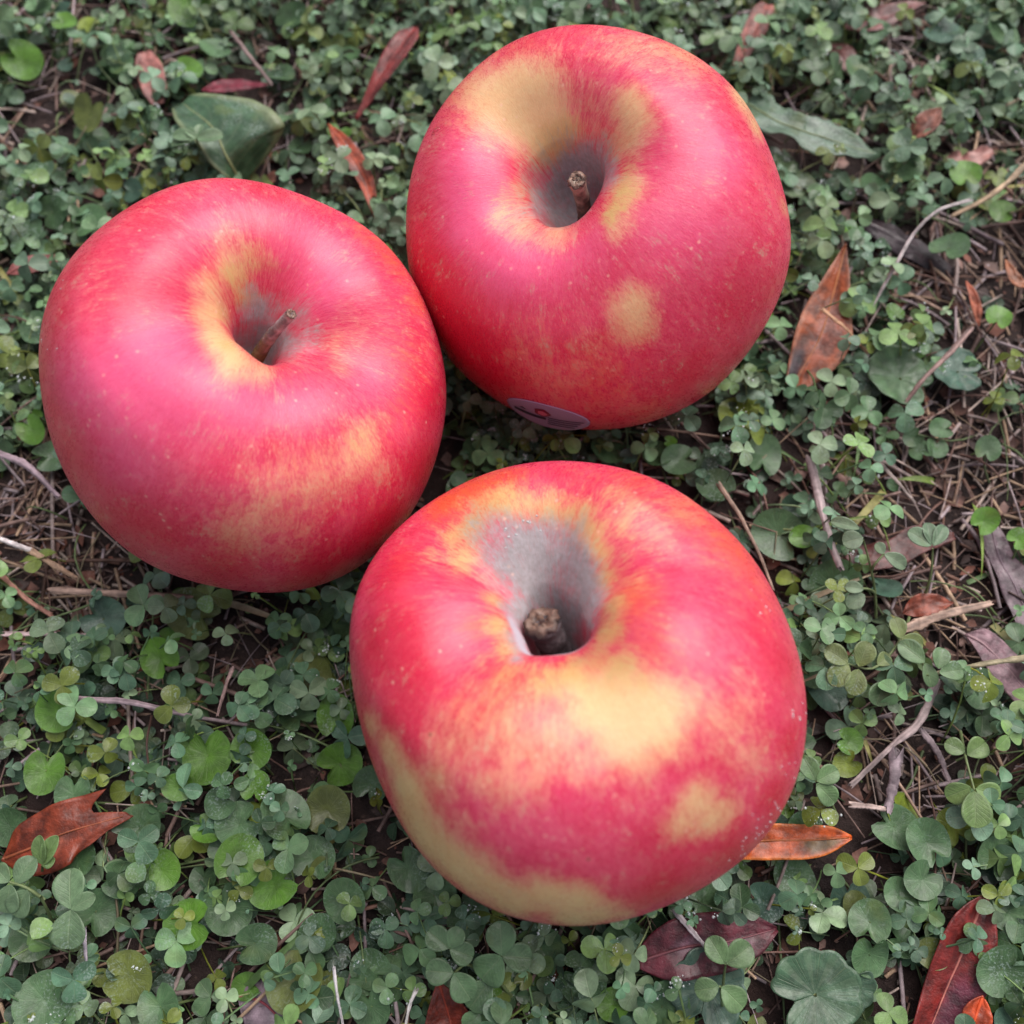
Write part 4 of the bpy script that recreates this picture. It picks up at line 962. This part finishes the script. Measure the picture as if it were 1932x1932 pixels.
blade('fallen_leaf', [(1868,980),(1885,1050),(1915,1110),(1950,1190)], [.4,.4,.4,.4], hw(46,[.2,.55,.7,.8,.9,1]), hw(30,[.5,.8,.6,.9,.9,1]), PUR, 'grey-purple leaf with a ragged edge at the right border', 'leaf', .03, .0, .04, ribc=(.16,.11,.13), group=GF)
blade('fallen_leaf', [(1820,1196),(1860,1220),(1900,1262),(1960,1330)], [.7,.7,.6,.5], hw(30,[0,.9,1,1,1,1]), hw(34,[0,.5,.8,1,1,1]), (.19,.11,.125), 'mauve pointed leaf at the right border', 'leaf', .12, .0, .0, ribc=(.26,.16,.17), group=GF)
blade('fallen_leaf', [(1702,1158),(1745,1142),(1798,1138)], [.6,.7,.6], hw(22), hw(22), (.20,.048,.026), 'small rust-red leaf under the splintered stick, right', 'leaf', .2, .3, .03, rib=False, group=GF)
blade('fallen_leaf', [(1596,1040),(1660,1052),(1730,1020),(1800,1010)], [.4,.5,.4,.3], hw(30,[.4,.8,1,.8,1,.6,.2]), hw(30,[.5,1,.8,1,.9,.7,.3]), (.095,.032,.028), 'dark brown wrinkled leaf on bare soil, right of the largest apple', 'leaf', .05, .1, .05, rib=False, group=GF)
blade('fallen_leaf', [(448,1878),(500,1895),(560,1960)], [.3,.3,.3], hw(34), hw(50), (.17,.12,.145), 'lilac-grey leaf with a red midrib at the bottom edge, left of centre', 'leaf', .05, ribc=(.25,.04,.06), group=GF)
blade('fallen_leaf', [(560,1870),(578,1900),(590,1945)], [.5,.5,.5], hw(26), hw(24), (.26,.12,.08), 'small tan leaf below a round leaf at the bottom edge', 'leaf', .1, rib=False, group=GF)
blade('fallen_leaf', [(1822,530),(1838,580),(1846,618)], [.9,.8,.7], hw(11), hw(11), (.34,.105,.06), 'thin orange split leaf tip at the right, below the decayed leaf', 'leaf', .6, rib=False, group=GF)
blade('fallen_leaf', [(1895,490),(1915,530),(1940,545)], [.8,.7,.7], hw(14), hw(14), (.25,.085,.035), 'small brown leaf at the right border beside a yellow sprout', 'leaf', .3, rib=False, group=GF)

# ------------------------------------------------------------------ broad green leaves
BG = (.055, .110, .050)
blade('broad_leaf', [(455,345),(425,290),(400,240),(345,195)], [.6,1.35,1.45,1.1], hw(70,[.1,.3,.5,.6,.7,.8,.7,.4]), hw(140,[.1,.65,.95,1,.9,.7,.4,.2]), (.040,.092,.042), 'broad ruffled dark green leaf behind the left apple', 'leaf', .18, -.05, .07, M_BIG, ribc=(.22,.25,.11), edge=(.20,.23,.11), solid=.02)
blade('broad_leaf', [(1405,195),(1470,230),(1560,262),(1655,292)], [.7,1.,1.1,.9], hw(46,[.8,1,.9,.75,1,.9,.6,.1]), hw(48,[.8,1,.9,.6,1,.95,.6,.1]), (.075,.130,.080), 'long wavy-edged frosted green leaf to the right of the top apple', 'leaf', .12, 0, .07, M_BIG, ribc=(.16,.20,.10), solid=.02, ser=.05)
blade('broad_leaf', [(1440,310),(1490,345),(1570,385)], [.5,.6,.6], hw(46,[.8,1,1,.9,.6,.1]), hw(36,[.7,1,1,.9,.6,.1]), (.080,.125,.055), 'shorter green leaf tucked under the long wavy leaf, right of the top apple', 'leaf', .1, 0, .06, M_BIG, ribc=(.2,.2,.1), solid=.02, ser=.04)

def disc_leaf(x, y, r, h, c, label, sc=0., notch=1., tilt=.15, td=0., yaw=0., seed=1, cup=.12):
    tv, tl, tf = round_leaf(14, 73, notch, sc, seed, cup)
    p = at(x, y, h); rr = r * 22.5 / FOC
    R = rotmat([yaw], tilt, td)[0]
    V = (tv * rr) @ R.T + p
    ang = np.arctan2(tv[:, 1], tv[:, 0]); rad = np.hypot(tv[:, 0], tv[:, 1])
    V[:, 2] += .035 * rr * np.sin(ang * 9) * rad ** 2 + .05 * rr * fbm(tv[:, 0] * 4 + seed, tv[:, 1] * 4, seed, 3)
    root = empty('round_leaf_plant', (p[0], p[1], relief(p[0], p[1])))
    base = np.array([p[0], p[1], relief(p[0], p[1])])
    tag(root, label, 'leaf', None)
    tn = np.tile(np.array(c), (len(V), 1)) * (1 + .8 * fbm(tv[:, 0] * 3 + seed, tv[:, 1] * 3, seed + 3, 4))[:, None]
    tf = tf[(~inside_apple(V, 0))[tf].all(1)]
    mesh_obj('blade', V, tf, M_BIG, root, base, dict(tint=tn, leafuv=tl), solid=.02)
    sv, sf = tube(smooth_curve([p - [0, 0, .02], p + [.2, -.3, -h * .4], [p[0] + .4, p[1] - .3, base[2] - .1]], 10), .035, 6)
    mesh_obj('petiole', sv, sf, M_STALK, root, base, dict(tint=np.tile((.12, .14, .06), (len(sv), 1))))
disc_leaf(1698, 712, 66, .7, (.070, .135, .060), 'large rounded two-tone green leaf right of the orange-brown leaf', .03, .6, .15, 0, 2.6, 2)
disc_leaf(1806, 700, 52, .6, (.040, .095, .065), 'dark blue-green wrinkled round leaf near the right edge', .05, .8, .1, 1., 2.9, 3)
disc_leaf(1538, 1876, 70, .8, (.045, .095, .050), 'dark scalloped round leaf at the bottom edge right of centre', .09, .8, .1, 2., .3, 4)
disc_leaf(1335, 1866, 62, .8, (.055, .105, .075), 'scalloped grey-green leaf in the clover below the largest apple', .09, .7, .15, 4., 1.2, 5)
disc_leaf(1605, 1860, 40, .6, (.05, .10, .06), 'smaller scalloped green leaf beside the dark scalloped leaf at the bottom', .09, .7, .2, 4., 4.2, 6)

# ------------------------------------------------------------------ sprigs
def sprig(label, stems, leaves, col, stalkc=(.13, .17, .07)):
    """stems: lists of (x,y,z); leaves: (x0,y0,z0,x1,y1,z1,width scale) base and tip of each leaflet"""
    b = at(*stems[0][-1])
    base = np.array([b[0], b[1], relief(b[0], b[1])])
    root = empty('clover_sprig', base)
    tag(root, label, 'plant')
    for st in stems:
        W = smooth_curve([at(*q) for q in st], 14)
        sv, sf = tube(W, np.linspace(.022, .036, 14), 6)
        mesh_obj('stalk', sv, sf, M_STALK, root, base, dict(tint=np.tile(stalkc, (len(sv), 1))))
    tv, tl, tf = leaflet(12, 11)
    for i, (x0, y0, z0, x1, y1, z1, ws) in enumerate(leaves):
        a = at(x0, y0, z0); c = at(x1, y1, z1)
        ex = c - a; ln = np.linalg.norm(ex); ex /= ln
        ey = np.cross([0, 0, 1.], ex); ey /= np.linalg.norm(ey); ez = np.cross(ex, ey)
        V = a + (tv[:, [0]] * ex + tv[:, [1]] * ey * ws + tv[:, [2]] * ez * .9) * ln
        cc = np.array(col) * (.85 + .3 * ((i * 37) % 10) / 10)
        mesh_obj('leaflet', V, tf, M_LEAF, root, base, dict(tint=np.tile(cc, (len(V), 1)), leafuv=tl), solid=.012)

SG = (.080, .150, .075); SY = (.14, .20, .05)
sprig('three-part clover sprig with branching stem below the largest apple, bottom centre', [[(848,1789,1.6),(880,1815,1.2),(967,1882,.3)],[(856,1835,1.7),(890,1822,1.2),(967,1882,.3)],[(947,1803,1.6),(940,1845,1.0),(967,1882,.3)]],
  [(848,1789,1.6,808,1757,1.7,1.),(848,1789,1.6,868,1752,1.7,.95),(848,1789,1.6,893,1806,1.6,1.),(856,1835,1.7,804,1832,1.8,1.),(856,1835,1.7,888,1887,1.7,1.),
   (947,1803,1.6,944,1741,1.8,1.),(947,1803,1.6,1004,1808,1.6,1.),(947,1803,1.6,905,1852,1.4,1.1),(925,1850,1.2,885,1905,1.2,1.)], (.085,.155,.070))
sprig('pale green clover sprig with an upright stem at the lower left edge', [[(76,1690,1.8),(88,1715,1.4),(104,1752,.4)],[(18,1664,1.8),(50,1675,1.8),(84,1698,1.6)]],
  [(30,1668,1.8,60,1618,1.9,.85),(18,1664,1.8,-12,1635,1.8,.9),(20,1668,1.8,8,1725,1.7,1.),(52,1678,1.8,22,1730,1.7,1.),(134,1716,1.7,128,1640,1.8,.9),(134,1716,1.7,175,1690,1.8,.7),(134,1716,1.7,124,1792,1.7,1.05)], (.11,.18,.09))
sprig('tiny yellow-green seedling growing over the rusty torn leaf, lower left', [[(80,1632,1.5),(80,1650,.6)]], [(80,1632,1.5,70,1583,1.9,.5),(80,1632,1.5,100,1583,1.9,.5),(80,1632,1.5,98,1622,1.7,.8)], (.15,.24,.08))
sprig('clover sprig with folded yellow-green leaflets near the lower right edge', [[(1838,1490,1.5),(1822,1430,1.4),(1812,1380,.6)]],
  [(1838,1492,1.5,1845,1560,1.6,.95),(1840,1488,1.5,1892,1505,1.5,.9),(1832,1485,1.5,1785,1505,1.3,.9),(1820,1420,1.4,1785,1400,1.4,1.),(1825,1425,1.4,1862,1400,1.5,1.)], (.13,.21,.065))
sprig('pale trefoil sprig touching the right side of the largest apple', [[(1539,1473,1.6),(1560,1500,1.0),(1580,1540,.3)]],
  [(1539,1473,1.6,1518,1430,1.7,.9),(1540,1474,1.6,1582,1452,1.7,.85),(1540,1478,1.6,1578,1515,1.6,.9)], (.10,.18,.07))
sprig('slender branching sprig with frosted leaflets on bare soil, right', [[(1629,1019,2.0),(1640,1060,1.6),(1650,1110,1.),(1653,1165,.2)],[(1668,1045,1.8),(1650,1065,1.7),(1645,1075,1.4)],[(1625,1110,1.6),(1640,1112,1.4),(1650,1118,.9)]],
  [(1629,1014,2.0,1592,1022,2.0,1.1),(1622,998,2.0,1570,980,2.0,.5),(1668,1045,1.8,1655,1025,1.9,1.),(1668,1045,1.8,1712,1068,1.8,.7),(1630,1112,1.6,1596,1105,1.6,.8),(1632,1122,1.5,1600,1142,1.5,.9)], (.13,.19,.11))
sprig('yellow-edged pair of clover leaflets at the bottom edge, right of centre', [[(1359,1861,1.6),(1362,1890,1.),(1366,1915,.3)],[(1369,1819,1.5),(1365,1850,1.1),(1362,1890,.7)]],
  [(1357,1861,1.6,1312,1870,1.6,1.),(1361,1861,1.6,1405,1903,1.6,.95),(1368,1819,1.5,1340,1770,1.6,.9),(1370,1819,1.5,1418,1785,1.6,.95)], (.10,.175,.07))
sprig('sprig of small bright leaflets right of the largest apple at mid height', [[(1590,1250,1.5),(1650,1260,1.5),(1700,1205,1.2),(1720,1150,.4)]],
  [(1600,1252,1.6,1560,1222,1.7,.9),(1600,1252,1.6,1570,1290,1.6,.9),(1620,1258,1.6,1640,1212,1.8,.9),(1620,1262,1.6,1610,1310,1.6,.9),(1700,1205,1.5,1745,1215,1.5,.8),(1700,1205,1.5,1690,1165,1.6,.9),(1655,1255,1.5,1680,1235,1.5,.9)], (.13,.17,.055))
sprig('clover sprig with rounded leaflets in the leafy gap right of the largest apple', [[(1668,1295,1.4),(1672,1265,1.0),(1690,1250,.3)],[(1750,1275,1.5),(1740,1250,1.2),(1720,1240,.4)]],
  [(1668,1285,1.4,1655,1330,1.4,1.),(1668,1283,1.4,1712,1290,1.4,.9),(1745,1250,1.5,1700,1212,1.6,.8),(1745,1250,1.5,1762,1295,1.5,.7),(1772,1270,1.6,1820,1262,1.6,.8),(1770,1262,1.6,1780,1222,1.7,.9)], (.10,.17,.075))
sprig('tall pale sprig over the dark leaf near the right edge', [[(1760,1035,1.8),(1755,1090,1.2),(1735,1150,.2)]],
  [(1757,1028,1.8,1752,985,1.9,.7),(1757,1030,1.8,1718,1000,1.9,.8),(1760,1030,1.8,1785,990,1.9,.6)], (.12,.19,.11))
sprig('white-green clover sprig lying on the broad ruffled leaf, upper left', [[(370,262,1.9),(385,290,1.3),(410,325,.4)]],
  [(370,262,1.9,325,250,2.,.7),(370,262,1.9,352,240,2.,.7),(370,262,1.9,378,232,2.,.6),(372,264,1.9,418,250,2.,.7),(368,264,1.9,320,268,1.9,.5)], (.12,.20,.10))

# ------------------------------------------------------------------ straws and twigs, each a thing
def straw(pts, zs, w, col, label, name='dry_straw', cat='straw', flat_=.5, split=0):
    Z = np.interp(np.linspace(0, 1, len(pts)), np.linspace(0, 1, len(zs)), zs)
    W = smooth_curve([at(x, y, z) for (x, y), z in zip(pts, Z)], 30)
    r = w * .5 * 22.5 / FOC
    t = np.linspace(0, 1, 30); seed = int(pts[0][0] * 3 + pts[0][1]) % 997
    rad = r * (.8 + .4 * vnoise(t * 6, t * 0 + seed, seed)) * (1 - .35 * t)
    W[:, 2] += .04 * (vnoise(t * 7, t * 0 + 3, seed) - .5)
    V, F = tube(W, rad, 13, True, .16, seed)
    r_ = np.random.default_rng(seed)
    ctr = np.r_[np.repeat(np.arange(30), 13), 0, 29]
    V[:, 2] = W[ctr, 2] + (V[:, 2] - W[ctr, 2]) * flat_
    Te = W[-1] - W[-2]; Te /= np.linalg.norm(Te); Ts = W[0] - W[1]; Ts /= np.linalg.norm(Ts)
    V[-15:-2] += (r_.uniform(-.3, 2.2, 13) * rad[-1])[:, None] * Te; V[:13] += (r_.uniform(-.3, 2.2, 13) * rad[0])[:, None] * Ts
    V[-1] -= Te * rad[-1]; V[-2] -= Ts * rad[0]
    base = W[0]
    n = len(V); k = np.r_[np.arange(n - 2) % 13, 0, 0]; tt = np.r_[np.repeat(t, 13), 0, 1]
    tint = np.array(col)[None] * (.42 + .75 * vnoise(k * 1.0, tt * 2.2, seed) + .35 * (vnoise(k * 1., tt * 26, seed) - .5))[:, None]
    o = mesh_obj(name, V, F, M_STRAW, None, base, dict(tint=np.clip(tint, .01, 1)))
    tag(o, label, cat, 'dry straws and twigs on the ground')
TAN, LIL, PAL, BRN = (.36,.26,.17), (.36,.28,.30), (.55,.47,.44), (.22,.12,.085)
straw([(1828,378),(1770,397),(1725,440),(1690,500),(1642,586)], [2.2,2.2,1.9,1.6,1.0], 8, (.50,.44,.43), 'long pale curved straw arching over the right side')
straw([(1945,300),(1900,345),(1855,377),(1800,406)], [1.6,1.5,1.3,1.0], 13, TAN, 'thick tan straw coming in from the right border')
straw([(1828,624),(1790,668),(1745,712),(1712,755)], [1.5,1.5,1.4,1.1], 11, (.30,.19,.17), 'brown twig lying across the two round leaves, right', 'dry_twig', 'twig')
straw([(1530,875),(1548,950),(1563,1010),(1583,1065)], [.9,1.,1.,1.], 17, (.37,.29,.29), 'wide grey-lilac straw right of the gap above the largest apple')
straw([(1553,585),(1595,620),(1634,664)], [1.3,1.3,.9], 9, (.42,.24,.14), 'short orange-tan straw crossing the orange-brown leaf')
straw([(1360,918),(1400,980),(1435,1050),(1458,1110)], [1.2,1.2,1.1,1.], 9, (.30,.20,.15), 'thin kinked straw along the upper right side of the largest apple')
straw([(1629,847),(1675,890),(1724,945)], [.7,.8,.7], 9, (.38,.30,.27), 'thin pale straw on the soil below the round two-tone leaf')
straw([(1713,1185),(1780,1160),(1862,1140)], [1.2,1.3,1.3], 19, (.45,.31,.24), 'splintered pale stick pointing right over the rust-red leaf', 'dry_twig', 'twig')
straw([(1945,1240),(1860,1252),(1765,1270)], [1.4,1.3,1.], 11, (.34,.29,.18), 'greenish tan straw reaching in over the mauve leaf at the right border')
straw([(1765,1292),(1735,1360),(1680,1410),(1608,1480)], [.9,.9,.8,.6], 14, (.40,.31,.30), 'long pale split straw slanting down toward the largest apple, right')
straw([(127,1271),(136,1305),(150,1318),(247,1325),(364,1352)], [1.2,1.3,1.3,1.3,.9], 13, (.36,.27,.29), 'bent lilac-brown stem in the clover below the left apple')
straw([(108,1114),(220,1120),(358,1126)], [.8,.8,.6], 15, (.36,.24,.19), 'straight brown straw just below the left apple')
straw([(-12,1012),(30,1028),(70,1042)], [1.,1.,.9], 11, (.62,.55,.54), 'whitish straw tip at the left border')
straw([(-10,852),(50,878),(106,932)], [.9,1.,.8], 15, (.33,.24,.27), 'curved purplish stem at the left border beside the left apple')
straw([(10,1196),(90,1196),(172,1198)], [.9,.9,.8], 9, (.46,.33,.33), 'thin pinkish straw at the left, below the brown straw patch')
straw([(437,1264),(424,1300),(411,1348)], [1.1,1.,.9], 8, (.34,.22,.20), 'small upright brown straw between the left and largest apples')
straw([(1276,1722),(1310,1762),(1343,1800)], [1.,1.1,1.], 10, (.42,.36,.37), 'grey straw sticking out below the largest apple')
straw([(630,1828),(637,1880),(648,1940)], [1.4,1.3,1.2], 6, (.62,.58,.58), 'very thin white straw at the bottom edge, left of centre')
straw([(784,1870),(772,1900),(764,1945)], [1.4,1.3,1.2], 6, (.62,.57,.54), 'very thin white straw at the bottom edge beside the red-brown leaf tip')
straw([(158,1756),(160,1782),(163,1812)], [1.3,1.2,1.1], 8, (.55,.48,.54), 'short pale lilac straw under the lower left sprig')
straw([(436,60),(470,105),(512,158)], [.9,.9,.8], 10, (.22,.15,.14), 'short brown stick near the top edge, left of centre', 'dry_twig', 'twig')
straw([(1612,1519),(1645,1522),(1676,1528)], [.8,.9,.8], 12, (.48,.36,.32), 'short pinkish white straw near the wet orange leaf')
straw([(1690,1430),(1686,1475),(1676,1520)], [.8,.8,.8], 22, (.26,.20,.22), 'thick grey-purple stick end near the wet orange leaf, right', 'dry_twig', 'twig')
straw([(1740,1380),(1770,1420),(1790,1470)], [.6,.6,.6], 12, (.26,.20,.21), 'grey stick on the soil left of the yellow-green sprig', 'dry_twig', 'twig')
straw([(60,1040),(100,1065),(140,1088)], [.9,1.,.8], 12, (.42,.27,.18), 'tan broken straw in the brown patch left of the left apple')
straw([(0,1085),(50,1130),(96,1160)], [.6,.7,.6], 13, (.33,.16,.12), 'reddish brown stem in the brown patch at the left border')

# ------------------------------------------------------------------ creeping stems and grass in the mat
def build_creepers():
    r2 = np.random.default_rng(77)
    B = Batch()
    P = scatter(900, -18, 18, -14, 22, lambda x, y: .8 * clear_of(x, y, .8))
    for p in P:
        ln = r2.uniform(.8, 3.4); a = r2.uniform(0, 6.28); k = r2.normal(0, .35)
        t = np.linspace(0, 1, 9); an = a + k * t * ln
        xy = p + np.cumsum(np.stack([np.cos(an), np.sin(an)], -1) * ln / 9, 0)
        z = relief(xy[:, 0], xy[:, 1]) + r2.uniform(.15, .8) * (.4 + .6 * np.sin(np.pi * t * r2.uniform(.6, 1.1)))
        W = np.c_[xy, z]
        if inside_apple(W, .05).any(): continue
        V, F = tube(W, np.linspace(.026, .014, 9) * r2.uniform(.7, 1.3), 5, False)
        c = ((.11, .15, .06), (.16, .13, .08), (.14, .075, .06), (.09, .13, .05))[r2.integers(0, 4)]
        B.add(V, F, np.array(c) * r2.uniform(.7, 1.3))
    tag(B.obj('creeping_stems', M_STALK), kind='stuff')
    B = Batch()
    P = scatter(330, -18, 18, -14, 22, lambda x, y: (.25 + .6 * bare(x, y)) * clear_of(x, y, .8))
    for p in P:
        ln = r2.uniform(.7, 2.4); a = r2.uniform(0, 6.28); t = np.linspace(0, 1, 8)
        up_ = r2.uniform(.1, .9)
        d = np.stack([np.cos(a) * t * ln, np.sin(a) * t * ln, .2 + up_ * ln * (t - .75 * t * t)], -1)
        W = np.c_[p[None] + d[:, :2], relief(*p) + d[:, 2]]
        if inside_apple(W, .05).any(): continue
        w = r2.uniform(.035, .085) * (1 - t ** 2.5) + .004
        sd_ = np.array([-math.sin(a), math.cos(a), 0])
        V = np.stack([W - w[:, None] * sd_, W - [0, 0, .02], W + w[:, None] * sd_], 1).reshape(-1, 3)
        c = ((.15, .22, .04), (.09, .16, .05), (.26, .24, .08), (.30, .24, .15))[r2.integers(0, 4)]
        B.add(V, grid_faces(8, 3), np.array(c) * r2.uniform(.7, 1.2))
    tag(B.obj('grass_blades', M_STALK), kind='stuff')
build_creepers()

# ------------------------------------------------------------------ dew
def build_dew():
    r2 = np.random.default_rng(3)
    pos, L, size = [np.concatenate(q) for q in zip(TIPS[1], TIPS[2])]
    a = np.linspace(0, 2 * math.pi, 8, endpoint=False); rr = np.linspace(0, math.pi / 2, 4)
    tv = np.concatenate([np.stack([math.sin(t) * np.cos(a), math.sin(t) * np.sin(a), np.full(8, math.cos(t) * .75)], -1) for t in rr])
    tf = grid_faces(4, 8, True)
    wetm = vnoise(pos[:, 0] * .5, pos[:, 1] * .5, 91)
    ok = r2.random(len(pos)) < .42 * sstep(.35, .75, wetm)
    pos, L, size = pos[ok], L[ok], size[ok]
    V = []; F = []; n = 0
    for p, l, s in zip(pos, L, size):
        a0 = r2.uniform(0, 6.28)
        for _ in range(r2.integers(5, 22)):
            an = a0 + r2.normal(0, .7); q = p + l @ np.array([math.cos(an), math.sin(an), 0]) * s * r2.uniform(.45, 1.) + [0, 0, .02]
            if inside_apple(q[None], .05)[0]: continue
            V.append(tv * (.007 + .025 * r2.random() ** 3) + q); F.append(tf + n); n += 32
    o = mesh_obj('dew_drops', np.concatenate(V), np.concatenate(F), M_FINE)
    tag(o, kind='stuff')
build_dew()
